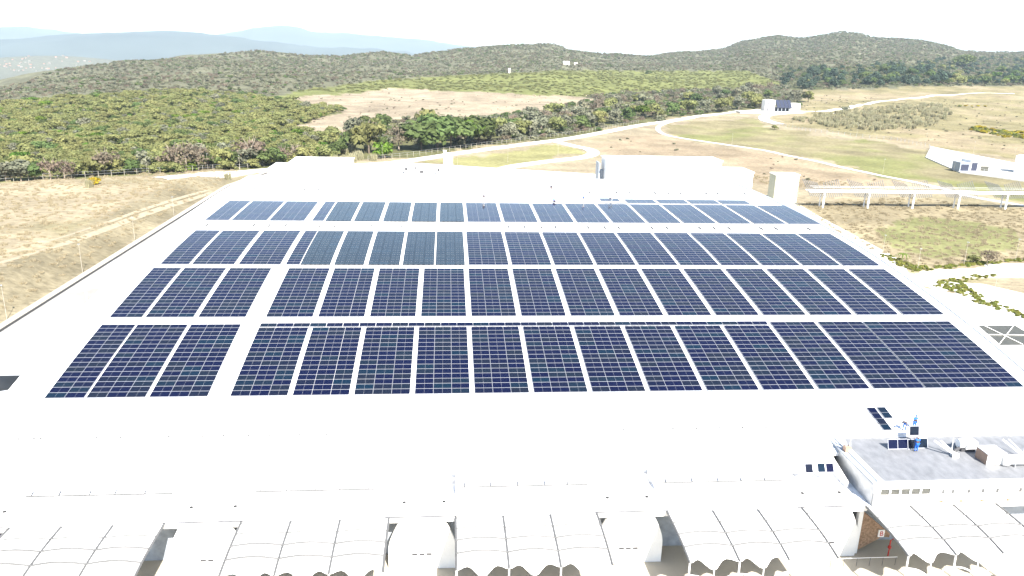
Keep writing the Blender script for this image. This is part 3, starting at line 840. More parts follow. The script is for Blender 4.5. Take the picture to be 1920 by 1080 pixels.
# west side canopies over the service yard
def side_canopy(y0, y1, x1, label):
    t = thing('yard_canopy', label, 'canopy', ((RX0+x1)/2, (y0+y1)/2, 0), 0, 'white vaulted canopies over the service yard')
    mb = MB(); rows = []
    n = 18
    for i in range(n+1):
        s = i/n; row = []
        for j in range(9):
            u = j/8.0
            x = RX0+0.2+(x1-RX0-0.2)*u
            pull = 0.10*(y1-y0)*u*u
            y = y0+pull+(y1-y0-2*pull)*s
            row.append((x, y, 5.4+1.5*math.sin(math.pi*s)**0.8-1.2*u+0.2*math.sin(math.pi*u)))
        rows.append(row)
    o = mb.grid(rows).build('membrane', 'membrane', t, smooth=True)
    md = o.modifiers.new('thickness', 'SOLIDIFY'); md.thickness = 0.06
    for s in (0.0, 1.0):
        i = int(n*s)
        MB().tube([Vector(p)+Vector((0, 0, 0.02)) for p in rows[i]], 0.07, 6).build('edge_beam', 'steel', t)
        p = rows[i][-1]
        MB().tube([p, (p[0], p[1], 0)], 0.14, 8).build('post', 'white_paint', t)
for y0, y1, lab in ((66, 92, 'white vaulted canopy at the front corner of the service yard'), (95.5, 121, 'white vaulted yard canopy beside the lowest panel rows'), (134, 163, 'white vaulted yard canopy beside the middle panel rows'), (179, 206, 'white vaulted yard canopy beside the roof crown')):
    side_canopy(y0, y1, -63.5 if y0 > 70 else -60, lab)

# ------------------------------------------------------------------ grey annex on the terrace
GZ = 7.8
ANX = thing('annex_building', 'flat annex with streaked grey sheet roof at the terminal front', 'building', (52, FRONT_Y+0.5, 0))
ax0, ax1, ay0, ay1 = 40.3, 61.9, 61.85, 70.9
MB().box(ax0+0.9, ax1, ay0+0.22, ay1, GZ-0.25, GZ).build('roof', 'grey_sheet', ANX)
wl = MB()
wins = [41.0+1.02*k for k in range(5)]
xs = ax0+0.25
for k in range(5):
    wl.box(xs, wins[k], ay0, ay0+0.2, 6.45, 7.12); xs = wins[k]+0.86
wl.box(xs, ax1, ay0, ay0+0.2, 6.45, 7.12); wl.box(ax0+0.25, ax1, ay0, ay0+0.2, TERR_Z, 6.449); wl.box(ax0+0.25, ax1, ay0, ay0+0.2, 7.121, GZ+0.06)
wl.build('front_wall', 'white_paint', ANX)
for k in range(5):
    w = MB().box(wins[k]+0.01, wins[k]+0.85, ay0+0.10, ay0+0.15, 6.46, 7.11).build('window', 'window_grey', ANX)
    rows = [(wins[k]+0.02+0.82*j/6.0, ay0+0.08, 6.72+0.16*math.sin(k*1.1+j*0.25)) for j in range(7)]
    MB().tube(rows, 0.012, 5).build('cable', 'dark_metal', w)
MB().box(wins[-1]+0.9, wins[-1]+0.96, ay0-0.04, ay0-0.004, 6.40, 7.2).build('downpipe', 'steel', ANX)
for px in (1768, 1786, 1816, 1842, 1869, 1912):
    p = atY(px, 924, ay0)
    MB().box(p.x-0.12, p.x+0.12, ay0-0.06, ay0-0.003, 6.55, 6.95).build('wall_vent', 'seam_grey', ANX)
pb = MB().box(46.8, 60, ay0-0.16, ay0-0.10, 5.72, 5.78).build('wall_pipe', 'ochre', ANX)
for px in (1765, 1802, 1841, 1889):
    p = atY(px, 936, ay0)
    MB().box(p.x-0.11, p.x+0.11, ay0-0.25, ay0-0.09, 5.68, 5.87).build('flood_light', 'tan_metal', pb)
# sloping cheek wall and coping on the west edge
mb = MB(); k = 0
pts = [(ay0-0.1, TERR_Z), (70.6, TERR_Z), (70.6, GZ-0.15), (ay0-0.1, GZ-0.15)]
mb.v += [(ax0-0.15, p[0], p[1]) for p in pts]+[(ax0+0.24, p[0], p[1]) for p in pts]
for q in ((0, 1, 2, 3), (7, 6, 5, 4), (0, 4, 5, 1), (1, 5, 6, 2), (2, 6, 7, 3), (3, 7, 4, 0)):
    mb.f.append(q); mb.m.append(0)
mb.build('side_wall', 'steel', ANX)  # grey material carries the shade of this west face
MB().box(ax0-0.25, ax0+0.30, ay0-0.15, 70.7, GZ-0.14, GZ+0.0).build('box_gutter', 'gutter_grey', ANX)
MB().box(ax0+0.32, ax0+0.88, ay0-0.05, 70.9, GZ-0.2, GZ+0.14).build('coping', 'white_paint', ANX)
MB().box(ax0-0.10, ax0+0.2, ay0-0.5, ay0-0.12, TERR_Z, GZ-0.9).build('end_pier', 'house_white', ANX)
MB().box(ax0+0.9, ax1, 70.95, 71.3, GZ-1.2, roof_z(71.1)+0.25).build('upstand', 'white_paint', ANX)
# torn metal hopper at the west corner of the annex
hp = thing('metal_hopper', 'bent rusty metal hopper scrap at the annex box gutter end', 'scrap metal', (40.6, 68.0, GZ))
MB().box(40.3, 40.9, 67.7, 68.3, GZ-0.02, GZ+0.55).build('hopper_box', 'tan_metal', hp)
for k in range(6):
    a = random.uniform(-0.5, 0.3); h = random.uniform(0.8, 1.7)
    MB().tube([(40.5+0.1*k, 68, GZ+0.4), (40.4+0.12*k+a*0.5, 68.1, GZ+0.4+h*0.6), (40.4+0.12*k+a*1.4, 68.2, GZ+0.4+h)], 0.04, 5).build('bent_strip', 'steel', hp)

# leaning panels on the annex roof
def leaning(px, py, label, w=1.0, h=1.0):
    p = at(px, py, GZ)
    n = Vector((0, -0.9, 0.35))
    c = Vector((p.x, p.y+0.22, GZ+0.50))
    t = thing('spare_solar_module', label, 'solar panel', c, 0, 'solar panels propped on the annex roof')
    u = Vector((1, 0, 0)); n.normalize(); v = n.cross(u)
    mt = Matrix((u, v, n)).transposed()
    fr = link_mesh('panel_frame', LEAN_FRAME, t); fr.rotation_euler = mt.to_euler()
    gl = link_mesh('glass', LEAN_GLASS, t); gl.rotation_euler = mt.to_euler()
LEAN_FRAME = MB().box(-0.54, 0.54, -0.52, 0.52, -0.05, 0).mesh('panel_frame', 'alu')
LEAN_GLASS = MB().face([(-0.49, -0.46, 0.004), (0.49, -0.46, 0.004), (0.49, 0.46, 0.004), (-0.49, 0.46, 0.004)]).mesh('glass', 'pv_glass')
leaning(1675, 843, 'solar panel propped upright on the annex roof, first of a joined pair')
leaning(1693, 842.5, 'solar panel propped upright on the annex roof, second of a joined pair')
leaning(1712, 843, 'solar panel propped upright behind the worker with the white helmet')
leaning(1731, 841, 'solar panel propped alone on the annex roof to the mast side of the workers')
# panel carried upright by the workers
p = at(1714, 832, GZ)
ct = thing('spare_solar_module', 'solar panel held on end above the others by three workers', 'solar panel', (p.x, p.y+0.35, GZ+1.32), 0, 'solar panels propped on the annex roof')
mt = Matrix((Vector((1, 0, 0)), Vector((0, 0.25, 0.968)), Vector((0, -0.968, 0.25)))).transposed()
o = link_mesh('panel_frame', LEAN_FRAME, ct); o.rotation_euler = mt.to_euler()
o = link_mesh('glass', LEAN_GLASS, ct); o.rotation_euler = mt.to_euler()
# pair leaning on the terrace slope
for px, py, lab in ((1517, 878, 'solar panel propped on the roof slope beside a wider pair'), (1540, 877, 'solar panel of the wider pair propped on the roof slope'), (1556, 877, 'solar panel at the far side of the pair propped on the roof slope')):
    Y = 67.0
    for _ in range(12):
        q = atY(px, py, Y); Y += (q.z-roof_z(Y)-0.45)*1.4
    t = thing('spare_solar_module', lab, 'solar panel', (q.x, Y, roof_z(Y)+0.45), 0, 'solar panels propped on the roof slope')
    mt = Matrix((Vector((1, 0, 0)), Vector((0, 0.55, 0.83)), Vector((0, -0.83, 0.55)))).transposed()
    for nm, ms in (('panel_frame', LEAN_FRAME), ('glass', LEAN_GLASS)):
        o = link_mesh(nm, ms, t); o.rotation_euler = mt.to_euler(); o.scale = (0.75, 0.9, 1)

# rooftop plant
hv = thing('air_handling_unit', 'tan boxed air handling unit with round white duct mouth', 'air conditioner', (54.3, 65.6, GZ))
MB().box(53.3, 55.2, 64.7, 66.4, GZ, GZ+1.15).build('casing', 'tan_metal', hv)
MB().box(53.25, 55.25, 64.65, 66.45, GZ+1.151, GZ+1.25).build('lid', 'white_paint', hv)
MB().box(53.28, 55.22, 64.66, 64.699, GZ+0.05, GZ+1.1).build('front_panel', 'house_white', hv)
MB().tube([(54.9, 64.6, GZ+0.6), (55.35, 64.6, GZ+0.62)], 0.58, 18).build('duct_mouth', 'white_paint', hv)
dk = thing('duct_pipe', 'thick white duct lying along the annex roof on steel cradles', 'duct', (58, 64.6, GZ))
MB().tube([(55.36, 64.6, GZ+0.62), (61.6, 64.6, GZ+0.62)], 0.50, 18).build('pipe', 'white_paint', dk, smooth=True)
for k in range(5):
    MB().box(55.9+k*1.3, 56.0+k*1.3, 64.15, 65.05, GZ, GZ+0.3).build('cradle', 'steel', dk)
fn = thing('roof_fan', 'ribbed white rooftop fan unit with round cowl on dark base', 'fan unit', (53.0, 67.9, GZ))
MB().box(52.5, 54.0, 67.4, 68.4, GZ, GZ+0.3).build('base', 'dark_metal', fn)
for k in range(3):
    MB().box(52.9, 54.1, 67.3, 68.3, GZ+0.301+k*0.28, GZ+0.55+k*0.28).build('louvre', 'white_paint' if k % 2 == 0 else 'gutter_grey', fn)
MB().tube([(52.85, 67.8, GZ+0.75), (52.3, 67.8, GZ+0.75)], 0.46, 16).build('cowl', 'white_paint', fn)
MB().tube([(52.3, 67.5, GZ+0.4), (51.6, 67.2, GZ+0.25), (51.5, 67.0, GZ)], 0.16, 10).build('elbow', 'dark_metal', fn)
for (px, py), (qx, qy), lab in (((1788, 856), (1752, 826), 'long white steel mast folded down with triangular foot'), ((1925, 866), (1880, 824), 'white steel mast folded down beyond the rooftop fan')):
    a = at(px, py, GZ); b_ = at(qx, qy, GZ+1.4)
    t = thing('folded_mast', lab, 'mast', a, 0, 'folded steel masts on the annex roof')
    MB().beam(a+Vector((0, 0, 0.25)), b_, 0.14, 0.14).build('boom', 'white_paint', t)
    MB().beam(a+Vector((0.35, 0.1, 0.15)), b_+Vector((0.8, 0.2, -0.1)), 0.09, 0.09).build('boom', 'white_paint', t)
    MB().prism([(a.x-0.35, a.y-0.3), (a.x+0.4, a.y-0.25), (a.x+0.1, a.y+0.5)], GZ, GZ+0.4).build('foot', 'white_paint', t)
    for k in range(4):
        s = 0.1+0.08*k
        q = (a+Vector((0, 0, 0.25))).lerp(b_, s); r_ = (a+Vector((0.35, 0.1, 0.15))).lerp(b_+Vector((0.8, 0.2, -0.1)), s+0.05)
        MB().beam(q, r_, 0.05, 0.05).build('lacing', 'dark_metal', t)
    c = a.lerp(b_, 0.25)
    MB().tube([(c.x+0.3, c.y, GZ), (c.x+0.25, c.y+0.1, GZ+2.0)], 0.06, 6, r2=0.02).build('stay', 'white_paint', t)
# brown stone entrance beside the fourth bay
en = thing('stone_wall', 'brown rough stone entrance wall under the annex canopy', 'wall', (41, FRONT_Y+1.3, 0))
MB().xz_prism([(39.75, 0.2), (42.2, 1.7), (42.9, 1.6), (42.9, 2.0), (39.75, 4.6)], FRONT_Y+0.55, FRONT_Y+1.1).build('stone_face', 'brown_stone', en)
MB().box(39.32, 39.74, FRONT_Y+0.35, FRONT_Y+0.8, 0, 4.9).build('pier', 'white_paint', en)
sg = thing('letter_sign', 'small white sign with red letter B on the stone wall', 'sign', (42.0, FRONT_Y+0.5, 1.9))
MB().box(41.65, 42.25, FRONT_Y+0.42, FRONT_Y+0.53, 1.75, 2.5).build('board', 'white_paint', sg)
fc = bpy.data.curves.new('letter', 'FONT'); fc.body = 'B'; fc.size = 0.72; fc.extrude = 0.01; fc.align_x = 'CENTER'; fc.align_y = 'CENTER'
fo = bpy.data.objects.new('letter_tmp', fc); COL.objects.link(fo)
bpy.context.view_layer.update()
lm = bpy.data.meshes.new_from_object(fo.evaluated_get(bpy.context.evaluated_depsgraph_get()))
bpy.data.objects.remove(fo)
lm.materials.clear(); lm.materials.append(MATS['red_paint'])
lo = link_mesh('letter', lm, sg, Vector((41.95, FRONT_Y+0.40, 2.12))-Vector(sg.location), (math.pi/2, 0, 0))
rs = thing('red_hydrant_stand', 'red fire hydrant pipe stand below the letter sign', 'hydrant', (42.6, FRONT_Y-0.2, 0))
MB().tube([(42.6, FRONT_Y-0.2, 0.04), (42.6, FRONT_Y-0.2, 1.8), (42.85, FRONT_Y-0.2, 1.95)], 0.06, 8).build('pipe', 'red_paint', rs)
MB().cyl((42.6, FRONT_Y-0.2), 0.17, 0.95, 1.12, 10).build('valve', 'red_paint', rs)
rl = thing('railing', 'thin white forecourt railing before the stone entrance', 'railing', (39.5, FRONT_Y-1.6, 0))
MB().tube([(36.0, FRONT_Y-1.6, 0.95), (42.6, FRONT_Y-1.6, 0.95)], 0.03, 6).build('rail', 'white_paint', rl)
for k in range(6):
    MB().tube([(36.1+k*1.28, FRONT_Y-1.6, 0.0), (36.1+k*1.28, FRONT_Y-1.6, 0.95)], 0.03, 6).build('post', 'seam_grey', rl)

# ------------------------------------------------------------------ buildings behind
def block_building(name, label, parts, loc, cat='building', group=None):
    t = thing(name, label, cat, loc, 0, group)
    for nm, a, m in parts: MB().box(*a).build(nm, m, t)
    return t
block_building('rear_hall', 'large plain white hall behind the terminal roof', [
    ('wall', (48.0, 83.2, 231.0, 240.0, 0, 15.3), 'white_paint'), ('roof', (47.7, 83.5, 230.7, 240.3, 15.303, 15.6), 'roof_white'),
    ('lower_block', (83.52, 93.0, 230.0, 240.0, 0, 12.2), 'white_paint'), ('lower_roof', (83.53, 93.3, 229.7, 240.3, 12.203, 12.45), 'roof_white'),
    ('stair_fin', (46.3, 46.7, 235.0, 240.0, 0, 13.9), 'gutter_grey'), ('stair_wall', (46.72, 47.98, 236, 239, 0, 11.5), 'gutter_grey')], (70, 215, 0))
block_building('store_building', 'low white store building with stepped roof behind the terminal', [
    ('wall', (-50.5, -31.5, 252, 270, 0, 9.6), 'white_paint'), ('roof', (-50.8, -31.2, 251.7, 270.3, 9.603, 9.9), 'roof_white'),
    ('lower_block', (-57.0, -50.82, 254, 268, 0, 8.2), 'white_paint'), ('annex_wall', (-31.48, -21.0, 258, 268, 0, 7.0), 'white_paint'), ('annex_roof', (-31.19, -20.8, 257.7, 268.3, 7.003, 7.25), 'roof_white')], (-42, 252, 0))
# plant yard: tanks and ducts on the apron
for k, (px, py, w, h, lab) in enumerate(((683, 332, 2.4, 2.2, 'small white plant cabinet with dark grille beside the store'), (766, 326, 3.0, 3.2, 'white pump cabinet with dark door on the rear apron'), (781, 322, 1.6, 2.4, 'narrow white cabinet standing on the rear apron'),
                                         (797, 330, 4.2, 2.6, 'wide white plant cabinet with dark louvres on the rear apron'), (826, 328, 2.6, 3.0, 'white switch cabinet near the tall rear stack'))):
    p = at(px, py, 0)
    t = thing('plant_cabinet', lab, 'cabinet', (p.x, p.y, 0), 0, 'plant cabinets on the rear apron')
    MB().box(p.x-w/2, p.x+w/2, p.y-1, p.y+1, 0.02, h).build('casing', 'white_paint', t)
    MB().box(p.x-w/2+0.15, p.x-w/2+0.15+w*0.35, p.y-1.03, p.y-1.003, h*0.45, h*0.85).build('louvre', 'dark_metal', t)
    MB().box(p.x-w/2-0.1, p.x+w/2+0.1, p.y-1.1, p.y+1.1, h+0.003, h+0.12).build('lid', 'roof_white', t)
for px, w, h, lab in ((834, 1.0, 9.0, 'slim white stack with flat cap on the rear apron'), (843, 2.4, 8.0, 'square white stack tower beside a slimmer one')):
    p = at(px, 328, 0)
    t = thing('stack_tower', lab, 'tower', (p.x, p.y, 0))
    MB().box(p.x-w/2, p.x+w/2, p.y-w/2, p.y+w/2, 0, h).build('shaft', 'white_paint', t)
    MB().box(p.x-w/2-0.15, p.x+w/2+0.15, p.y-w/2-0.15, p.y+w/2+0.15, h+0.003, h+0.3).build('cap', 'roof_white', t)
# stair tower and elevated walkway
tw = thing('stair_tower', 'pale cream stair tower at the end of the raised walkway', 'tower', (110.5, 247, 0))
MB().box(107.6, 115.6, 246.8, 252.0, 0, 9.0).build('shaft', 'tower_paint', tw)
MB().box(107.4, 115.8, 246.6, 252.2, 9.003, 9.3).build('roof', 'house_white', tw)
wk = thing('raised_walkway', 'long white raised walkway on paired slanting columns', 'bridge', (150, 240, 0))
MB().box(115.62, 300, 238.0, 240.6, 5.05, 5.5).build('deck', 'white_paint', wk)
for yy in (238.05, 240.5):
    MB().tube([(116.3, yy, 6.7), (300, yy, 6.7)], 0.04, 5).build('handrail', 'steel', wk)
for k in range(60):
    MB().box(117+k*3.05, 117.08+k*3.05, 238.02, 238.1, 5.501, 6.7).build('baluster', 'steel', wk)
colx = [120.6, 135.6, 150.8, 166.4, 182.8, 199, 215, 231]
for i, cx in enumerate(colx):
    for yy, o_ in ((238.4, 0.0), (240.2, -1.6)):
        MB().tube([(cx+o_*0.2, yy, 0), (cx+o_*0.2, yy, 5.05)], 0.34 if yy < 239 else 0.24, 8).build('column', 'white_paint', wk)
    # V-shaped sunscreen of raked slats over each column pair
    sc = thing('slat_screen', 'V-shaped sunscreen of raked white slats on the raised walkway', 'sunscreen', (cx, 239.3, 5.6), 0, 'slat sunscreens along the raised walkway')
    for s in (-1, 1):
        for q in range(8):
            xx = cx+s*(0.8+q*0.68); h = 6.9+q*0.16
            MB().beam((xx-s*0.35, 237.0, 3.7+q*0.05), (xx+s*0.35, 242.6, h+0.6), 0.13, 0.16).build('slat', 'slat_grey', sc)
    MB().beam((cx-6, 239.3, 5.72), (cx+6, 239.3, 5.72), 0.18, 0.2).build('spine', 'white_paint', sc)

# gatehouse
g0 = drop(1466, 210); gd = g0
gt = thing('gatehouse', 'white gatehouse with row of dark tilted roof blades', 'building', gd)
s = gd.y/FPX*1.0
wpx = gd.y/FPX*1.05      # metres per survey pixel here
def gb(x0, x1, z0, z1, y0=0, y1=8): return (gd.x+x0*wpx, gd.x+x1*wpx, gd.y+y0, gd.y+y1, gd.z+z0*wpx, gd.z+z1*wpx)
MB().box(*gb(-32, -14, -1, 20)).build('office_block', 'house_white', gt)
MB().box(gd.x-28*wpx, gd.x-26*wpx, gd.y-0.2, gd.y-0.003, gd.z, gd.z+16*wpx).build('door', 'door_dark', gt)
MB().box(*gb(16, 33, -1, 15)).build('guard_block', 'house_white', gt)
MB().box(*gb(-13.8, 15.8, -1, 7, 5, 8)).build('gate_wall', 'door_dark', gt)
for k in range(4):
    x = -12+7*k
    A = Vector((gd.x+x*wpx, gd.y-3, gd.z+7*wpx)); B = A+Vector((6.2*wpx, 0, 0)); C_ = B+Vector((3*wpx, 9, 12*wpx)); D_ = A+Vector((3*wpx, 9, 12*wpx))
    mb = MB(); off = Vector((0, 0, 0.5)); kk = 0
    mb.v += [tuple(q) for q in (A, B, C_, D_)]+[tuple(q+off) for q in (A, B, C_, D_)]
    for q in ((0, 3, 2, 1), (4, 5, 6, 7), (0, 1, 5, 4), (1, 2, 6, 5), (2, 3, 7, 6), (3, 0, 4, 7)): mb.f.append(q); mb.m.append(0)
    mb.build('roof_blade', 'door_dark', gt)
    MB().tube([A+Vector((1, 1, -7*wpx)), A+Vector((1, 1, 0))], 0.35, 6).build('column', 'gutter_grey', gt)
pv_ = slab('pavement', [(gd.x-40, gd.y-12), (gd.x+40, gd.y-16), (gd.x+46, gd.y-1), (gd.x-40, gd.y+4)], gd.z-1.5, gd.z+0.35, 'concrete_white', 'pale paved apron in front of the gatehouse')

# fuel yard on the east rise
fy = [drop(1745, 276), drop(1925, 312), drop(2050, 345), drop(1925, 342), drop(1800, 325), drop(1735, 296)]
zf = max(v.z for v in fy)+0.4
slab('pavement', [(v.x, v.y) for v in fy], zf-3.5, zf, 'concrete_white', 'white paved yard of the fuel depot on the rise')
fb = at(1838, 322, zf)
mpx = fb.y/FPX*1.25
ft = thing('depot_building', 'white depot building with three dark open doorways', 'building', fb)
L0 = fb.x-34*mpx
def span(a, b_, z0, z1, m, nm, y0=0.0, y1=7.0): MB().box(L0+a*mpx, L0+b_*mpx, fb.y+y0, fb.y+y1, zf+z0*mpx, zf+z1*mpx).build(nm, m, ft)
span(0, 16, 0, 14, 'gutter_grey', 'doorway_block', 0.5, 6)
span(16.1, 30, 0, 18, 'white_paint', 'entrance_tower', 0.2, 7)
span(30.1, 66, 0, 13, 'white_paint', 'office_block')
span(-1, 67, 18.05, 19, 'roof_white', 'canopy_roof', 3, 9) if False else None
span(1.5, 14.5, 1, 11, 'door_dark', 'doorway', 0.42, 0.497)
span(18, 28, 1, 14, 'door_dark', 'doorway', 0.12, 0.197)
span(33, 47, 1, 9, 'window_grey', 'doorway', -0.08, -0.003)
tk = at(1922, 326, zf)
tt = thing('storage_tank', 'round white storage tank at the depot yard edge', 'tank', (tk.x+2, tk.y+3, zf))
MB().cyl((tk.x+2, tk.y+3), 4.4, zf, zf+7.0, 28).build('shell', 'white_paint', tt, smooth=False)
MB().cyl((tk.x+2, tk.y+3), 4.5, zf+7.003, zf+7.4, 28, r2=3.6).build('lid', 'roof_white', tt)

# lone white farmhouse on the middle slope and the two dry-slope sheds
def house(px, py, w, h, label, group=None, red=False):
    p = drop(px, py); s = math.hypot(p.x, p.y)/FPX
    t = thing('farm_house', label, 'house', p, 0, group)
    W = w*s; Hh = h*s
    MB().box(p.x-W/2, p.x+W/2, p.y, p.y+W*0.5, p.z-2, p.z+Hh).build('wall', 'house_white', t)
    a = Hh*0.5
    mb = MB(); x0, x1, y0, y1, z = p.x-W/2-0.5, p.x+W/2+0.5, p.y-0.5, p.y+W*0.5+0.5, p.z+Hh+0.01
    ym = (y0+y1)/2
    mb.face([(x0, y0, z), (x1, y0, z), (x1, ym, z+a), (x0, ym, z+a)]); mb.face([(x0, y1, z), (x1, y1, z), (x1, ym, z+a), (x0, ym, z+a)]); mb.face([(x0, y0, z), (x0, y1, z), (x0, ym, z+a)]); mb.face([(x1, y0, z), (x1, y1, z), (x1, ym, z+a)])
    mb.face([(x0, y0, z), (x1, y0, z), (x1, y1, z), (x0, y1, z)])
    mb.build('roof', 'roof_red' if red else 'house_white', t)
    for k in (-0.25, 0.2):
        MB().box(p.x+k*W-0.08*W, p.x+k*W+0.08*W, p.y-0.15, p.y-0.01, p.z+Hh*0.3, p.z+Hh*0.75).build('window', 'window_grey', t)
house(1062, 122, 11, 4, 'lone white farmhouse on the wooded hillside')
house(1080, 122, 6, 2.5, 'small white shed beside the hillside farmhouse')
house(955, 138, 3, 6, 'small pale pump house at the edge of the green field')
# town on the valley hill
tm = MB().box(-1, 1, -0.8, 0.8, -0.6, 1.0, 0)
tm.face([(-1.1, -0.9, 1.01), (1.1, -0.9, 1.01), (1.1, 0, 1.6), (-1.1, 0, 1.6)], 1).face([(-1.1, 0.9, 1.01), (1.1, 0.9, 1.01), (1.1, 0, 1.6), (-1.1, 0, 1.6)], 1).face([(-1.1, -0.9, 1.01), (-1.1, 0.9, 1.01), (-1.1, 0, 1.6)], 1).face([(1.1, -0.9, 1.01), (1.1, 0.9, 1.01), (1.1, 0, 1.6)], 1)
tm1 = tm.mesh('town_house', ['town_wall', 'roof_red']); tm2 = tm.mesh('town_house', ['town_wall', 'town_wall'])
rt = random.Random(5)
for k in range(70):
    px = rt.gauss(75, 75); py = 128-abs(rt.gauss(0, 11))+rt.uniform(-2, 10)
    if px < -40 or px > 215: continue
    p = drop(px, py)
    if math.hypot(p.x, p.y) < 2500 or math.hypot(p.x, p.y) > 7000: continue
    sz = rt.uniform(2.5, 5.0)
    o = link_mesh('town_house', tm1 if k % 3 else tm2, None, p, (0, 0, rt.uniform(-0.6, 0.6)), (sz, sz, sz*0.8))
    tag(o, 'tiny pale house of the distant valley town', 'house', 'houses of the valley town')

# ------------------------------------------------------------------ fences and lamp posts
def fence(pts, step, h, label, pm='white_paint'):
    P = [drop(*p) for p in pts]
    t = thing('fence', label, 'fence', P[0])
    org = Vector(t.location)
    pmesh = MB().box(-0.05, 0.05, -0.05, 0.05, -0.3, h).mesh('post', pm)
    acc = 0.0; posts = []
    for a, b_ in zip(P[:-1], P[1:]):
        L = (b_-a).length; d = acc
        while d < L:
            q = a.lerp(b_, d/L); q.z = gz(q.x, q.y); posts.append(q); d += step
        acc = d-L
    for q in posts: link_mesh('post', pmesh, t, q-org)
    for zz in (0.55, 0.97):
        MB().tube([q+Vector((0, 0, h*zz)) for q in posts], 0.035, 4).build('rail', 'steel', t)
    return t
fence([(-60, 345), (0, 342), (130, 335), (270, 327), (400, 319), (500, 312)], 4.0, 2.0, 'pale post fence along the foot of the orchard', 'kerb_stone')
fence([(690, 303), (760, 296), (873, 280), (960, 268), (1073, 253), (1140, 242), (1200, 231)], 4.2, 2.2, 'pale post fence beside the perimeter road and tree belt', 'kerb_stone')
fence([(1430, 221), (1432, 227), (1447, 233), (1513, 246), (1613, 258), (1680, 264), (1743, 277)], 4.0, 1.9, 'dark post fence curving below the gatehouse loop', 'gutter_grey')
fence([(1743, 279), (1741, 297), (1800, 318), (1870, 331), (1960, 345)], 3.2, 2.0, 'dark post fence round the fuel depot lawn edge', 'gutter_grey')
lampm = MB().tube([(0, 0, 0), (0, 0, 6.0)], 0.065, 6, r2=0.035).mesh('pole', 'kerb_stone')
headm = MB().box(-0.25, 0.25, -0.12, 0.12, 6.0, 6.12).mesh('lamp_head', 'steel')
for px, py, h, lab in ((155, 510, 1.0, 'B'), (262, 450, 0.95, 'B'), (338, 405, 0.9, 'B'), (5, 597, 1.0, 'B'),
                       (276, 325, 1, 'P'), (390, 320, 1, 'P'), (450, 322, 1, 'P'), (717, 300, 1, 'P'), (858, 318, 1, 'P'), (952, 305, 1, 'P'), (1046, 294, 1, 'P'), (1232, 228, 1, 'P'), (1182, 252, 0.9, 'P'),
                       (1372, 273, 1, 'R'), (1655, 326, 1, 'R'), (1607, 252, 1, 'R'), (1735, 270, 1, 'R'), (1825, 288, 1, 'R'), (1900, 303, 1, 'R'), (1740, 184, 1, 'R'), (1549, 196, 1, 'R'), (1788, 322, 1, 'R'),
                       (1655, 475, 0.75, 'J'), (1720, 505, 0.8, 'J'), (1807, 497, 0.9, 'J'), (1903, 490, 0.9, 'J'), (1861, 562, 0.85, 'J')):
    if lab == 'B':
        p = at(px, py, 0.15); p.x = -74.9; p.z = gz(p.x, p.y)
    else: p = drop(px, py)
    txt = {'B': 'slim white pole standing at the kerb below the grassy bank', 'P': 'slim white lamp post along the perimeter road', 'R': 'slim white lamp post on the rise by the depot road', 'J': 'slim white lamp post in the hedge by the road junction'}[lab]
    grp = {'B': 'poles along the bank kerb', 'P': 'lamp posts of the perimeter road', 'R': 'lamp posts on the rise', 'J': 'lamp posts at the junction'}[lab]
    t = thing('lamp_post', txt, 'lamp post', p, random.uniform(0, 3), grp)
    o = link_mesh('pole', lampm, t); o.scale = (0.75, 0.75, h)
    o = link_mesh('lamp_head', headm, t, (0, 0, 6.0*(h-1)))

# steel skylight frame beside the east verge
q = at(1884, 626, 5.0)
sk = thing('skylight_frame', 'grey glazed skylight with white cross braces beside the roof verge', 'skylight', (q.x, q.y, 0))
x0, y0 = q.x-3.2, q.y-3.2
MB().box(x0, x0+8.5, y0, y0+6.5, 0, 4.2).build('plinth', 'white_paint', sk)
mb = MB().face([(x0+0.3, y0+0.3, 4.25), (x0+8.2, y0+0.3, 4.25), (x0+6.9, y0+6.0, 5.4), (x0+0.3, y0+6.0, 5.4)])
g_ = mb.build('glass', 'window_grey', sk)
for a, b_ in (((x0+0.3, y0+0.3, 4.35), (x0+6.5, y0+5.8, 5.5)), ((x0+0.3, y0+3.2, 4.9), (x0+7.6, y0+2.9, 4.9)), ((x0+0.3, y0+0.3, 4.35), (x0+0.3, y0+6, 5.5)), ((x0+4.2, y0+0.3, 4.35), (x0+1.4, y0+5.8, 5.5))):
    MB().tube([a, b_], 0.055, 6).build('brace', 'white_paint', sk)
# ------------------------------------------------------------------ vegetation
def crown_mesh(name, seed, m, lobes, n, leaf, flat=0.75, trunk_h=0.28, sparse=0.0):
    r = np.random.default_rng(seed)
    L = []
    for i in range(lobes):
        a = r.uniform(0, 2*math.pi); d = r.uniform(0.0, 0.30)
        L.append((d*math.cos(a), d*math.sin(a), trunk_h+r.uniform(0.12, 0.48), r.uniform(0.14, 0.27)))
    mb = MB()
    for k in range(n):
        c = L[k % lobes]
        v = r.normal(size=3); v /= np.linalg.norm(v)
        if v[2] < -0.35: v[2] *= -0.5
        rad = c[3]*(r.uniform(0.72, 1.08) if r.random() > 0.2 else r.uniform(0.3, 0.8))
        p = np.array([c[0], c[1], c[2]])+v*rad*np.array([1, 1, flat])
        nrm = v+r.normal(size=3)*0.55; nrm /= np.linalg.norm(nrm)
        t = np.cross(nrm, r.normal(size=3)); t /= np.linalg.norm(t); b_ = np.cross(nrm, t)
        s = leaf*r.uniform(0.6, 1.35)
        t = t*s; b_ = b_*s*r.uniform(0.55, 1.0)
        mb.face([p-t-b_*0.6, p+t*0.7-b_, p+t+b_*0.7, p-t*0.6+b_])
    me = mb.mesh(name, m, recalc=False)
    return me
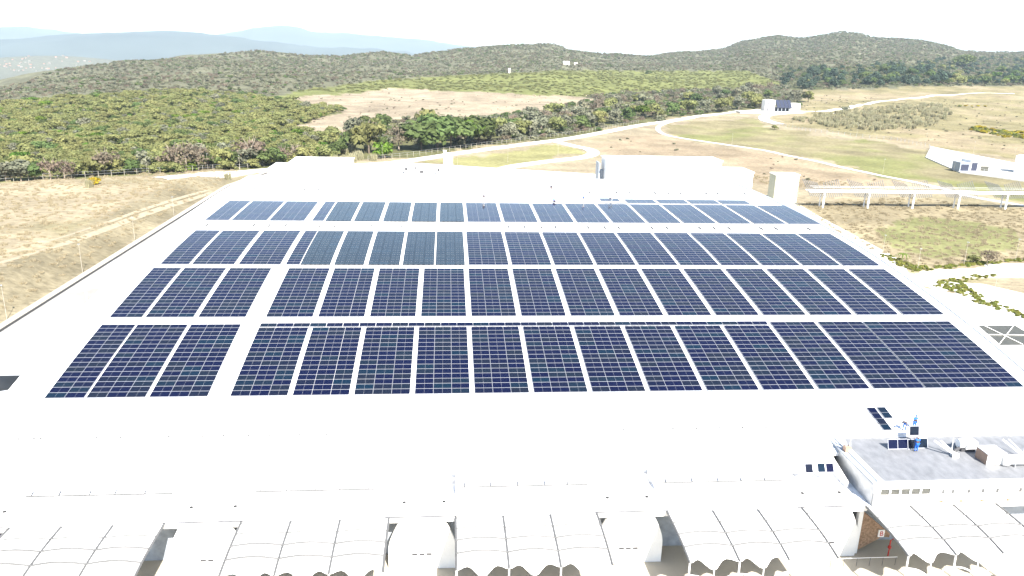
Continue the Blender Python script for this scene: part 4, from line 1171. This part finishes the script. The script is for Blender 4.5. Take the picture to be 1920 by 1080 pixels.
def trunk_mesh(seed, m, top=0.55, r0=0.028, nb=6, spread=0.28):
    r = random.Random(seed); mb = MB()
    mb.tube([(0, 0, -0.03), (0.01, 0.0, top*0.4), (0.0, 0.015, top*0.75)], r0, 6, r2=r0*0.6)
    for k in range(nb):
        a = k*2*math.pi/nb+r.uniform(-0.4, 0.4); h = top*r.uniform(0.35, 0.7); q = spread*r.uniform(0.6, 1.0)
        mb.tube([(0, 0, h), (math.cos(a)*q*0.5, math.sin(a)*q*0.5, h+top*0.3), (math.cos(a)*q, math.sin(a)*q, h+top*0.62)], r0*0.45, 4, r2=r0*0.12)
    return mb.mesh('trunk', m)
KINDS = {}
def add_kind(key, m, lobes, n, leaf, bark='bark', flat=0.75, th=0.25, var=2, top=0.55, r0=0.028, nb=6):
    KINDS[key] = [(crown_mesh('crown', 100+len(KINDS)*10+v, m, lobes, n, leaf, flat, th), trunk_mesh(50+len(KINDS)*10+v, bark, top, r0, nb)) for v in range(var)]
add_kind('olive', 'leaf_olive', 9, 620, 0.050, th=0.12)
add_kind('dark', 'leaf_dark', 10, 760, 0.048, th=0.10)
add_kind('bright', 'leaf_bright', 9, 700, 0.048, th=0.08)
add_kind('grey', 'leaf_grey', 9, 560, 0.046, 'bark_pale', th=0.12)
add_kind('dry', 'leaf_dry', 9, 300, 0.034, 'bark_pale', th=0.2, top=0.75, r0=0.03, nb=11)
add_kind('hill', 'leaf_hill', 6, 260, 0.075, th=0.05)
add_kind('pine', 'leaf_pine', 7, 320, 0.065, flat=1.5, th=0.08)
KTXT = {'olive': 'olive-green leafy tree', 'dark': 'dense dark green tree', 'bright': 'bright green bushy tree', 'grey': 'grey-green leafy tree', 'dry': 'half-bare grey-brown tree', 'hill': 'dull green bushy tree', 'pine': 'dark conifer'}
ntree = 0
CROWN_OBJ = {}
def tree(px, py, hpx, kind, where, group, wide=1.15, r=random.Random(3)):
    global ntree
    p = drop(px, py)
    d = math.hypot(p.x, p.y)
    H = hpx*d/FPX*0.98
    v = r.randrange(len(KINDS[kind]))
    size = 'tall' if H > 13.5 else ('low' if H < 9 else 'middling')
    if group == G1:
        where = 'in the fence-side belt '+('by the reed bed' if px < 770 else 'opposite the grass verge' if px < 930 else 'opposite the loop road' if px < 1100 else 'along the upper perimeter road' if px < 1300 else 'near the gatehouse')
    elif group == G2:
        where = 'on the orchard edge '+('beyond the dry field' if px < 110 else 'behind the yellow bush' if px < 265 else 'behind the fence lamp posts' if px < 465 else 'beside the store building')
    if group in (G1, G2): where = '%s' % where; pre = size+' '
    else: pre = ''
    t = thing('tree', pre+KTXT[kind]+' '+where, 'tree', p-Vector((0, 0, 0.1)), r.uniform(0, 6.28), group)
    w = wide*r.uniform(0.9, 1.15)
    c = link_mesh('crown', KINDS[kind][v][0], t, (0, 0, 0), (0, 0, 0), (H*w*1.15, H*w*1.15, H*1.12))
    link_mesh('trunk', KINDS[kind][v][1], t, (0, 0, 0), (0, 0, 0), (H, H, H))
    CROWN_OBJ.setdefault((kind, v), c)
    ntree += 1
    return t
W1 = 'in the belt between the perimeter fence and the fallow field'; G1 = 'trees of the belt behind the perimeter fence'
W2 = 'at the edge of the orchard above the white post fence'; G2 = 'trees along the orchard edge'
HERO = [(722, 297, 42, 'bright', 1), (692, 288, 62, 'olive', 1), (662, 283, 46, 'dark', 1), (664, 262, 44, 'grey', 1), (748, 282, 44, 'dry', 1), (790, 281, 66, 'dark', 1), (820, 279, 72, 'dark', 1), (845, 277, 66, 'dark', 1), (800, 262, 60, 'olive', 1), (872, 274, 56, 'bright', 1), (898, 271, 60, 'dark', 1), (915, 268, 52, 'olive', 1),
        (942, 264, 44, 'grey', 1), (955, 262, 40, 'grey', 1), (975, 258, 40, 'olive', 1), (995, 256, 40, 'grey', 1), (1015, 252, 40, 'grey', 1), (1040, 250, 38, 'olive', 1), (1060, 246, 38, 'grey', 1), (1085, 244, 38, 'dark', 1), (1105, 240, 36, 'grey', 1), (1125, 237, 36, 'olive', 1), (1150, 232, 34, 'grey', 1), (1175, 228, 34, 'dark', 1), (1205, 224, 34, 'bright', 1), (1230, 220, 32, 'olive', 1), (1260, 217, 32, 'dark', 1), (1290, 214, 32, 'olive', 1), (1320, 211, 30, 'grey', 1), (1350, 209, 30, 'olive', 1), (1385, 206, 28, 'grey', 1), (1415, 203, 26, 'olive', 1), (1490, 192, 26, 'grey', 1), (1515, 192, 24, 'olive', 1),
        (12, 341, 40, 'grey', 2), (40, 340, 44, 'grey', 2), (66, 338, 38, 'dark', 2), (95, 337, 40, 'dry', 2), (122, 336, 36, 'dry', 2), (145, 332, 34, 'olive', 2), (172, 331, 40, 'olive', 2), (196, 330, 50, 'dry', 2), (222, 328, 36, 'olive', 2), (250, 327, 34, 'dark', 2), (275, 322, 46, 'grey', 2), (300, 321, 44, 'olive', 2), (326, 322, 52, 'dry', 2), (350, 321, 56, 'dry', 2), (372, 319, 50, 'dry', 2), (392, 317, 42, 'dark', 2), (412, 316, 44, 'olive', 2), (434, 314, 40, 'dark', 2), (455, 313, 42, 'grey', 2), (472, 312, 58, 'dry', 2), (492, 311, 46, 'dark', 2), (512, 310, 44, 'dark', 2), (530, 306, 36, 'dry', 2), (555, 303, 36, 'dry', 2), (580, 302, 32, 'olive', 2), (610, 300, 32, 'olive', 2), (635, 292, 36, 'dark', 2)]
for px, py, h, k, w in HERO: tree(px, py, h*(1.14 if 640 < px < 930 else 1.0), k, W1 if w == 1 else W2, G1 if w == 1 else G2, 1.1)
rt = random.Random(21)
# belt, second and third ranks
for k in range(95):
    t_ = rt.random(); px = 660+t_*790
    base = np.interp(px, [660, 760, 860, 960, 1073, 1207, 1347, 1440], [268, 262, 256, 248, 236, 216, 200, 192])
    top = np.interp(px, [660, 760, 860, 960, 1073, 1207, 1347, 1440], [246, 236, 236, 232, 205, 186, 174, 168])
    py = rt.uniform(top, base)
    if px < 900 and py < 252: 
        if rt.random() < 0.6: continue
    tree(px, py, rt.uniform(24, 36)*np.interp(py, [170, 260], [0.62, 1.15]), rt.choice(['olive', 'grey', 'grey', 'dark', 'olive', 'dry', 'hill']), W1, G1, 1.15)
# conifer plantation
for k in range(78):
    px = 1465+rt.random()*300; py = rt.uniform(136, 166)-max(0, (px-1600))*0.045
    tree(px, py, rt.uniform(11, 18), rt.choice(['pine', 'pine', 'dark']), 'in the dark plantation below the highest hill', 'trees of the dark plantation', 1.1)
for k in range(34):
    px = 1760+rt.random()*190; py = rt.uniform(138, 160)
    tree(px, py, rt.uniform(10, 17), rt.choice(['pine', 'olive', 'dark', 'bright']), 'on the slope between the plantation and the yellow scrub', 'trees on the eastern slope', 1.2)
tree(1808, 126, 26, 'dark', 'standing tallest on the crest east of the highest hill', 'lone crest tree', 1.5)
tree(1216, 139, 9, 'dark', 'standing alone above the green field', 'lone field tree', 1.4)
tree(1452, 243, 10, 'olive', 'standing alone on the lawn below the gatehouse loop', 'lone lawn tree', 1.3)
tree(1583, 212, 14, 'grey', 'beside the farm track beyond the gatehouse', 'lone track tree', 1.2)
tree(1850, 497, 30, 'dry', 'by the hedge at the road junction', 'junction tree', 1.2)
tree(1825, 494, 18, 'olive', 'small and low by the hedge at the junction', 'junction sapling', 1.2)
# small palm near the junction
p = drop(1690, 491)
pt_ = thing('palm_tree', 'small palm on the dry grass near the junction hedge', 'palm', p)
MB().tube([p, p+Vector((0.1, 0, 1.6))], 0.14, 7, r2=0.09).build('trunk', 'bark', pt_)
for k in range(12):
    a = k*0.524; c0 = p+Vector((0.1, 0, 1.55)); dr = Vector((math.cos(a), math.sin(a), 0))
    pts = [c0+dr*(0.5*j)+Vector((0, 0, 0.5*j-0.17*j*j)) for j in range(5)]
    sd_ = Vector((-dr.y, dr.x, 0))
    MB().grid([[q-sd_*0.2*(1-j/5), q+Vector((0, 0, 0.04)), q+sd_*0.2*(1-j/5)] for j, q in enumerate(pts)]).build('frond', 'leaf_bright', pt_)

# mass planting: one object each, crowns instanced on the surveyed ground
def scatter(name, P, S, R, K, protos, label, cat):
    me = bpy.data.meshes.new(name); me.from_pydata([tuple(p) for p in P], [], [])
    for nm, ty, data in (('sc', 'FLOAT_VECTOR', S), ('rt', 'FLOAT', R), ('kd', 'INT', K)):
        at_ = me.attributes.new(nm, ty, 'POINT')
        arr = np.asarray(data)
        at_.data.foreach_set('vector' if ty == 'FLOAT_VECTOR' else 'value', arr.astype(np.int32 if ty == 'INT' else np.float32).ravel())
    o = bpy.data.objects.new(name, me); COL.objects.link(o)
    ng = bpy.data.node_groups.new(name, 'GeometryNodeTree')
    ng.interface.new_socket('Geometry', in_out='INPUT', socket_type='NodeSocketGeometry')
    ng.interface.new_socket('Geometry', in_out='OUTPUT', socket_type='NodeSocketGeometry')
    N = ng.nodes; L = ng.links
    gi = N.new('NodeGroupInput'); go = N.new('NodeGroupOutput'); jn = N.new('GeometryNodeJoinGeometry')
    def named(nm, dt):
        a = N.new('GeometryNodeInputNamedAttribute'); a.data_type = dt; a.inputs['Name'].default_value = nm
        return a.outputs[0]
    sc = named('sc', 'FLOAT_VECTOR'); rr = named('rt', 'FLOAT'); kd = named('kd', 'INT')
    cx = N.new('ShaderNodeCombineXYZ'); L.new(rr, cx.inputs[2])
    for i, pr in enumerate(protos):
        oi = N.new('GeometryNodeObjectInfo'); oi.inputs['Object'].default_value = pr; oi.transform_space = 'ORIGINAL'
        cm = N.new('FunctionNodeCompare'); cm.data_type = 'INT'; cm.operation = 'EQUAL'
        ins = [s_ for s_ in cm.inputs if s_.enabled]
        L.new(kd, ins[0]); ins[1].default_value = i
        ip = N.new('GeometryNodeInstanceOnPoints')
        L.new(gi.outputs[0], ip.inputs['Points']); L.new(cm.outputs[0], ip.inputs['Selection']); L.new(oi.outputs['Geometry'], ip.inputs['Instance'])
        L.new(cx.outputs[0], ip.inputs['Rotation']); L.new(sc, ip.inputs['Scale'])
        L.new(ip.outputs[0], jn.inputs[0])
    L.new(jn.outputs[0], go.inputs[0])
    md = o.modifiers.new('planting', 'NODES'); md.node_group = ng
    tag(o, label, cat, kind='stuff')
    return o
def region_points(n, az0, az1, d0, d1, test, seed):
    r = np.random.default_rng(seed)
    A = np.radians(r.uniform(az0, az1, n)); D = np.sqrt(r.uniform(d0*d0, d1*d1, n))
    X = D*np.sin(A); Y = D*np.cos(A); Z = terrain(X, Y)
    px, py, dep = project(X, Y, Z)
    k = test(px, py, X, Y, D)
    return np.stack([X, Y, Z], 1)[k], r
protos_o = [CROWN_OBJ.get(('olive', 0)), CROWN_OBJ.get(('olive', 1)), CROWN_OBJ.get(('dark', 0)), CROWN_OBJ.get(('grey', 0)), CROWN_OBJ.get(('bright', 0))]
# orchard
P, r = region_points(60000, -36, -2, 295, 1000, lambda px, py, X, Y, D: inpoly(px, py, ORCHARD), 5)
keep = r.random(len(P)) < 0.42
P = P[keep]
P = P[:5200] if len(P) > 5200 else P
H = r.uniform(3.4, 5.2, len(P))*np.where(r.random(len(P)) < 0.06, 1.6, 1.0)
scatter('orchard_trees', P-[0, 0, 0.3], np.stack([H*1.45, H*1.45, H*1.1], 1), r.uniform(0, 6.28, len(P)), r.choice([0, 0, 0, 0, 1, 1, 1, 1, 2, 3, 4], len(P)), protos_o, 'olive-green mass of orchard trees beyond the white post fence', 'orchard')
# green field rows
P, r = region_points(90000, -14, 24, 800, 2100, lambda px, py, X, Y, D: inpoly(px, py, GREENF), 6)
P = P[:2600]; H = r.uniform(1.6, 2.6, len(P))
scatter('crop_bushes', P-[0, 0, 0.5], np.stack([H*2.6, H*2.6, H*1.0], 1), r.uniform(0, 6.28, len(P)), r.choice([0, 1], len(P)), protos_o[:2], 'low yellow-green crop covering the middle field', 'crop')
# belt and hill woods
protos_h = [CROWN_OBJ.get(('hill', 0)) or CROWN_OBJ[('grey', 0)], CROWN_OBJ.get(('hill', 1)) or CROWN_OBJ[('grey', 0)], CROWN_OBJ[('grey', 0)], CROWN_OBJ[('dark', 0)], CROWN_OBJ[('dry', 0)]]
def hilltest(px, py, X, Y, D):
    A = np.arctan2(X, Y); Ds = np.interp(A, SA, SD)
    return (~inpoly(px, py, GREENF)) & (~inpoly(px, py, FALLOW)) & (~inpoly(px, py, UPPER_R)) & (~inpoly(px, py, ORCHARD)) & (~inpoly(px, py, GRASSR)) & (D < Ds*1.06) & (py < 205) & (py > 20)
P, r = region_points(90000, -34, 46, 600, 3000, hilltest, 8)
P = P[:38000]; D = np.hypot(P[:, 0], P[:, 1]); H = r.uniform(2.6, 6.0, len(P))*np.interp(D, [600, 1500, 2600], [0.85, 1.0, 1.3])
scatter('hill_forest', P-[0, 0, 0.5], np.stack([H*1.3, H*1.3, H*1.0], 1), r.uniform(0, 6.28, len(P)), r.choice([0, 0, 0, 0, 1, 1, 1, 2, 3, 4, 4], len(P)), protos_h, 'grey-green scrub forest covering the rolling hills', 'forest')
P, r = region_points(30000, -10, 26, 380, 1000, lambda px, py, X, Y, D: inpoly(px, py, BELT), 12)
P = P[:900]; H = r.uniform(3, 6.5, len(P))
scatter('belt_undergrowth', P-[0, 0, 0.4], np.stack([H*1.5, H*1.5, H*1.0], 1), r.uniform(0, 6.28, len(P)), r.choice([0, 1, 2, 3, 4], len(P)), protos_h, 'tangled undergrowth filling the tree belt', 'undergrowth')
P, r = region_points(60000, 20, 46, 700, 2300, lambda px, py, X, Y, D: inpoly(px, py, PINES), 13)
P = P[:900]; H = r.uniform(5, 11, len(P))
scatter('plantation_trees', P-[0, 0, 0.4], np.stack([H*1.25, H*1.25, H*1.0], 1), r.uniform(0, 6.28, len(P)), r.choice([0, 0, 0, 1, 1, 2, 3], len(P)), [CROWN_OBJ[('pine', 0)], CROWN_OBJ[('pine', 1)], CROWN_OBJ[('dark', 0)], CROWN_OBJ[('olive', 0)]], 'dark close-planted plantation below the highest hill', 'forest')
# sparse bushes in the fallow field and on the eastern rise
P, r = region_points(40000, -14, 40, 280, 1000, lambda px, py, X, Y, D: inpoly(px, py, FALLOW) | inpoly(px, py, UPPER_R) | inpoly(px, py, DRYR), 14)
P = P[:520]; H = r.uniform(0.6, 1.9, len(P))
scatter('scrub_bushes', P-[0, 0, 0.25], np.stack([H*1.5, H*1.5, H], 1), r.uniform(0, 6.28, len(P)), r.choice([0, 1, 4, 4], len(P)), protos_h, 'sparse low scrub dotting the dry fallow ground', 'scrub')
# reeds
def tuft(seed, n, h, w, m):
    r = random.Random(seed); mb = MB()
    for k in range(n):
        a = r.uniform(0, 6.28); q = w*math.sqrt(r.random()); x, y = q*math.cos(a), q*math.sin(a)
        hh = h*r.uniform(0.6, 1.1); lx, ly = r.uniform(-0.3, 0.3)*hh, r.uniform(-0.3, 0.3)*hh; b_ = r.uniform(0, 3.14); bw = 0.03*h
        dx, dy = math.cos(b_)*bw, math.sin(b_)*bw
        mb.face([(x-dx, y-dy, 0), (x+dx, y+dy, 0), (x+lx*0.5+dx, y+ly*0.5+dy, hh*0.7), (x+lx*0.5-dx, y+ly*0.5-dy, hh*0.7)]); mb.face([(x+lx*0.5-dx, y+ly*0.5-dy, hh*0.7), (x+lx*0.5+dx, y+ly*0.5+dy, hh*0.7), (x+lx, y+ly, hh)])
    return mb.mesh('grass_clump', m, recalc=False)
rp = drop(150, 400)
rd = []
for k in range(2):
    p = drop(168+k*260, 352-k*14)
    o = link_mesh('grass_clump', tuft(k, 120, 1.0, 0.45, 'reed'), None, p, (0, 0, 0), (2.6, 2.6, 2.6))
    tag(o, ['tall pale reed clump in the dry western field', 'tall pale reed clump at the field corner by the apron'][k], 'reeds'); rd.append(o)
o = link_mesh('grass_tussock', tuft(9, 90, 0.8, 0.7, 'tussock'), None, drop(95, 420), (0, 0, 0), (1.2, 1.2, 1.0))
tag(o, 'low dry tussock near the middle of the western field', 'grass'); TUSS = o
REED1 = [(640, 288), (655, 282), (690, 282), (712, 290), (706, 304), (648, 306)]
REED2 = [(1480, 226), (1560, 214), (1620, 205), (1760, 195), (1790, 215), (1740, 240), (1640, 246), (1540, 238)]
REED3 = [(540, 302), (640, 296), (640, 304), (545, 310)]
P, r = region_points(60000, -14, 38, 300, 900, lambda px, py, X, Y, D: inpoly(px, py, REED1) | inpoly(px, py, REED3) | inpoly(px, py, REED2), 16)
P = P[:560]; H = r.uniform(1.8, 3.8, len(P))
scatter('reed_bed', P-[0, 0, 0.1], np.stack([H, H, H], 1), r.uniform(0, 6.28, len(P)), r.choice([0, 1], len(P)), rd, 'pale dry reed beds below the tree belt and gatehouse', 'reeds')
# rough tussocks on the near fields
P, r = region_points(60000, -40, 50, 90, 330, lambda px, py, X, Y, D: ((X < -77) | inpoly(px, py, FIELD_R) | inpoly(px, py, DRYR)) & (X > -260) & (px > -200) & (px < 2100), 18)
P = P[:3600]; H = r.uniform(0.25, 0.7, len(P))
scatter('grass_tussocks', P, np.stack([H*1.6, H*1.6, H], 1), r.uniform(0, 6.28, len(P)), np.zeros(len(P)), [TUSS], 'dry grass tussocks over the nearby fields', 'grass')
# hedges: yellow-green bushes along the junction and the yellow scrub
hb = link_mesh('hedge_bush', crown_mesh('hedge_bush', 400, 'hedge', 7, 420, 0.075, 0.8, 0.0), None, drop(1690, 497), (0, 0, 0), (2.2, 2.2, 1.6))
tag(hb, 'rounded yellow-green bush at the hedge corner by the junction', 'bush')
hy = link_mesh('flowering_bush', crown_mesh('flowering_bush', 410, 'yellow_flower', 7, 420, 0.075, 0.8, 0.0), None, drop(178, 346), (0, 0, 0), (4.2, 4.2, 3.4))
tag(hy, 'yellow-flowering bush in the dry field below the orchard fence', 'bush')
HEDGE = [[(1648, 480), (1680, 497), (1712, 510), (1745, 507), (1920, 490), (1960, 487), (1960, 481), (1760, 499), (1715, 500), (1660, 474)], [(1735, 532), (1780, 524), (1850, 515), (1880, 516), (1800, 530), (1850, 560), (1925, 590), (1925, 600), (1840, 572), (1780, 545)]]
P, r = region_points(90000, 25, 45, 130, 260, lambda px, py, X, Y, D: (inpoly(px, py, HEDGE[0]) | inpoly(px, py, HEDGE[1])), 22)
P = P[:420]; H = r.uniform(0.6, 1.15, len(P))
scatter('hedge_planting', P-[0, 0, 0.1], np.stack([H*1.3, H*1.3, H*0.9], 1), r.uniform(0, 6.28, len(P)), np.zeros(len(P)), [hb], 'yellow-green clipped hedge planting along the junction roads', 'hedge')
YEL = [(1820, 244), (1830, 238), (1880, 246), (1960, 250), (1960, 262), (1880, 258)]; YEL2 = [(1740, 196), (1800, 190), (1880, 194), (1960, 192), (1960, 200), (1800, 200)]
P, r = region_points(60000, 25, 45, 350, 900, lambda px, py, X, Y, D: inpoly(px, py, YEL) | inpoly(px, py, YEL2), 24)
P = P[:160]; H = r.uniform(1.5, 3.2, len(P))
scatter('yellow_scrub', P-[0, 0, 0.2], np.stack([H*1.6, H*1.6, H], 1), r.uniform(0, 6.28, len(P)), r.choice([0, 1], len(P)), [hy, hb], 'yellow-flowering scrub on the eastern rise', 'scrub')

# ------------------------------------------------------------------ people
def person(loc, rz, pose, top, legs, helmet, label, scale=1.0, group=None):
    t = thing('person', label, 'person', loc, rz, group)
    J = {'pel': (0, 0, 0.96), 'wa': (0, 0.01, 1.1), 'ch': (0, 0, 1.32), 'nk': (0, 0.01, 1.48), 'hd': (0, 0.03, 1.58), 'ht': (0, 0.03, 1.72),
         'ls': (-0.19, 0, 1.42), 'le': (-0.25, 0.02, 1.14), 'lh': (-0.24, 0.12, 0.90), 'rs': (0.19, 0, 1.42), 're': (0.25, 0.02, 1.14), 'rh': (0.24, 0.12, 0.90),
         'lp': (-0.10, 0, 0.92), 'lk': (-0.12, 0.03, 0.50), 'la': (-0.12, 0, 0.09), 'lt': (-0.13, 0.17, 0.04), 'rp': (0.10, 0, 0.92), 'rk': (0.12, 0.03, 0.50), 'ra': (0.12, 0, 0.09), 'rt': (0.13, 0.17, 0.04)}
    J.update(pose)
    E = [('pel', 'wa'), ('wa', 'ch'), ('ch', 'nk'), ('nk', 'hd'), ('hd', 'ht'), ('ch', 'ls'), ('ls', 'le'), ('le', 'lh'), ('ch', 'rs'), ('rs', 're'), ('re', 'rh'), ('pel', 'lp'), ('lp', 'lk'), ('lk', 'la'), ('la', 'lt'), ('pel', 'rp'), ('rp', 'rk'), ('rk', 'ra'), ('ra', 'rt')]
    R = dict(pel=0.14, wa=0.13, ch=0.15, nk=0.055, hd=0.085, ht=0.06, ls=0.07, le=0.045, lh=0.03, rs=0.07, re=0.045, rh=0.03, lp=0.09, lk=0.06, la=0.045, lt=0.035, rp=0.09, rk=0.06, ra=0.045, rt=0.035)
    J = dict(J); 
    for s in ('l', 'r'):
        h = Vector(J[s+'h']); d = (h-Vector(J[s+'e'])).normalized(); sx = -1 if s == 'l' else 1
        side = d.cross(Vector((sx, 0.2, 0.1))).normalized()
        for k in range(5):
            off = (k-2)*0.018
            base = h+d*0.06+side*off; tip = h+d*(0.115+0.02*(2-abs(k-2)))+side*off*1.3
            if k == 0: base = h+side*-0.03; tip = h+side*-0.07+d*0.05
            J['%sf%d' % (s, k)] = tuple(tip); R['%sf%d' % (s, k)] = 0.010; E.append((s+'h', '%sf%d' % (s, k)))
    def skin(name, keys, grow, m):
        keys = [k for k in J if k in keys]
        ix = {k: i for i, k in enumerate(keys)}
        me = bpy.data.meshes.new(name); me.from_pydata([tuple(Vector(J[k])*scale) for k in keys], [(ix[a], ix[b_]) for a, b_ in E if a in ix and b_ in ix], [])
        me.materials.append(MATS[m])
        o = bpy.data.objects.new(name, me); COL.objects.link(o); o.parent = t
        o.modifiers.new('skin', 'SKIN')
        if not me.skin_vertices: bm = bmesh.new(); bm.from_mesh(me); bm.verts.layers.skin.verify(); bm.to_mesh(me); bm.free()
        for k in keys:
            sv = me.skin_vertices[0].data[ix[k]]; sv.radius = ((R[k]+grow)*scale,)*2; sv.use_root = (k == keys[0])
        sb = o.modifiers.new('smooth', 'SUBSURF'); sb.levels = 1; sb.render_levels = 1
        return o
    skin('body', set(J), 0.0, 'skin')
    skin('trousers', {'pel', 'lp', 'lk', 'la', 'rp', 'rk', 'ra'}, 0.018, legs)
    skin('jacket', {'wa', 'ch', 'ls', 'le', 'rs', 're'}, 0.02, top)
    hd = Vector(J['ht'])*scale; nk = Vector(J['nk'])*scale
    ax = (hd-nk).normalized()
    mb = MB(); rows = []
    q = ax.to_track_quat('Z', 'Y')
    for i in range(6):
        a = i/5*math.pi/2
        rows.append([hd-ax*0.05*scale+q @ Vector((0.115*scale*math.cos(a)*math.cos(b_*math.pi/6), 0.135*scale*math.cos(a)*math.sin(b_*math.pi/6), 0.12*scale*math.sin(a))) for b_ in range(13)])
    mb.grid(rows)
    me = mb.mesh('helmet', helmet, smooth=True)
    o = bpy.data.objects.new('helmet', me); COL.objects.link(o); o.parent = t
    return t
REACH = {'le': (-0.24, 0.18, 1.22), 'lh': (-0.16, 0.42, 1.30), 're': (0.24, 0.18, 1.22), 'rh': (0.16, 0.42, 1.30)}
BEND = {'wa': (0, 0.08, 1.06), 'ch': (0, 0.32, 1.16), 'nk': (0, 0.46, 1.22), 'hd': (0, 0.55, 1.27), 'ht': (0, 0.66, 1.33), 'ls': (-0.19, 0.36, 1.18), 'le': (-0.24, 0.45, 0.92), 'lh': (-0.18, 0.62, 0.76), 'rs': (0.19, 0.36, 1.18), 're': (0.24, 0.45, 0.92), 'rh': (0.18, 0.62, 0.76), 'lk': (-0.12, 0.12, 0.50), 'rk': (0.12, 0.12, 0.50)}
def sink(d, dz, keys=None):
    base = {'pel': (0, -0.25, 0.96), 'wa': (0, -0.12, 1.08), 'ch': (0, 0.12, 1.22), 'nk': (0, 0.22, 1.34), 'hd': (0, 0.27, 1.43), 'ht': (0, 0.31, 1.56), 'ls': (-0.19, 0.12, 1.28), 'le': (-0.24, 0.25, 1.04), 'lh': (-0.18, 0.45, 0.90), 'rs': (0.19, 0.12, 1.28), 're': (0.24, 0.25, 1.04), 'rh': (0.18, 0.45, 0.90), 'lp': (-0.1, -0.25, 0.92), 'rp': (0.1, -0.25, 0.92)}
    r = {k: (v[0], v[1], v[2]-dz) for k, v in base.items()}
    r.update({'lk': (-0.16, 0.22, 0.52), 'rk': (0.16, 0.22, 0.52)})
    return r
CROUCH = sink(None, 0.5)
WALK = {'lk': (-0.11, 0.18, 0.52), 'la': (-0.11, 0.22, 0.10), 'lt': (-0.11, 0.39, 0.05), 'rk': (0.11, -0.02, 0.48), 'ra': (0.11, -0.25, 0.12), 'rt': (0.11, -0.10, 0.04), 'lh': (-0.25, -0.08, 0.92), 'rh': (0.25, 0.26, 0.94)}
GW = 'workers with the panels on the annex roof'
p = at(1717, 847, GZ)
person((p.x, p.y, GZ), 0.0, REACH, 'overall_blue', 'overall_blue', 'white_cloth', 'worker in blue overalls and white helmet reaching up to a panel', 1.0, GW)
p = at(1717, 822, GZ); yb = 71.6
person((p.x+0.6, 71.9, roof_z(71.9)), math.pi, REACH, 'overall_blue', 'overall_blue', 'overall_blue', 'worker in blue overalls with blue hood standing behind the upright panel', 1.0, GW)
person((p.x-0.55, 71.75, roof_z(71.75)), math.pi*0.75, BEND, 'grey_cloth', 'overall_blue', 'grey_cloth', 'worker in grey top and blue trousers bending beside the upright panel', 1.0, GW)
for px, py, pose, rz, top, legs, hel, lab in ((907, 379.5, WALK, 0.3, 'dark_cloth', 'white_cloth', 'dark_cloth', 'person in dark top and pale trousers standing at the roof crown'), (1018, 370, {}, 1.0, 'grey_cloth', 'white_cloth', 'grey_cloth', 'person in grey top walking over the bare roof crown'),
                                 (1033, 361, WALK, -0.6, 'dark_cloth', 'grey_cloth', 'dark_cloth', 'person in dark clothing farthest back on the bare roof crown'), (1039, 381.5, CROUCH, 0.4, 'overall_blue', 'dark_cloth', 'white_cloth', 'person in blue crouching at the upper edge of a panel block'),
                                 (1094, 382, REACH, 2.0, 'overall_blue', 'white_cloth', 'dark_cloth', 'person in blue top and pale trousers beside the topmost panels'), (1147, 382.5, BEND, 1.2, 'dark_cloth', 'gutter_grey', 'dark_cloth', 'fitter bending over the unfinished panels at the roof crown')):
    Y = 158.0
    for _ in range(25):
        q = atY(px, py, Y); Y += (q.z-roof_z(Y))*3.0
    person((q.x, Y, roof_z(Y)), rz, pose, top, legs, hel, lab, 1.0, 'people on the roof crown')

# ------------------------------------------------------------------ air
m = bpy.data.materials.new('haze'); m.use_nodes = True
nt = m.node_tree; nt.nodes.clear()
pv = nt.nodes.new('ShaderNodeVolumePrincipled'); pv.inputs['Color'].default_value = (0.70, 0.87, 1.0, 1); pv.inputs['Density'].default_value = 6.5e-5; pv.inputs['Anisotropy'].default_value = 0.0
mo = nt.nodes.new('ShaderNodeOutputMaterial'); nt.links.new(pv.outputs[0], mo.inputs['Volume'])
MATS['haze'] = m
hz = MB().box(-19900, 19900, -19900, 19900, -320, 900).build('haze', 'haze')
tag(hz, 'thin bluish haze filling the valley air', 'haze', kind='stuff')
print('trees', ntree, 'objects', len(bpy.data.objects))
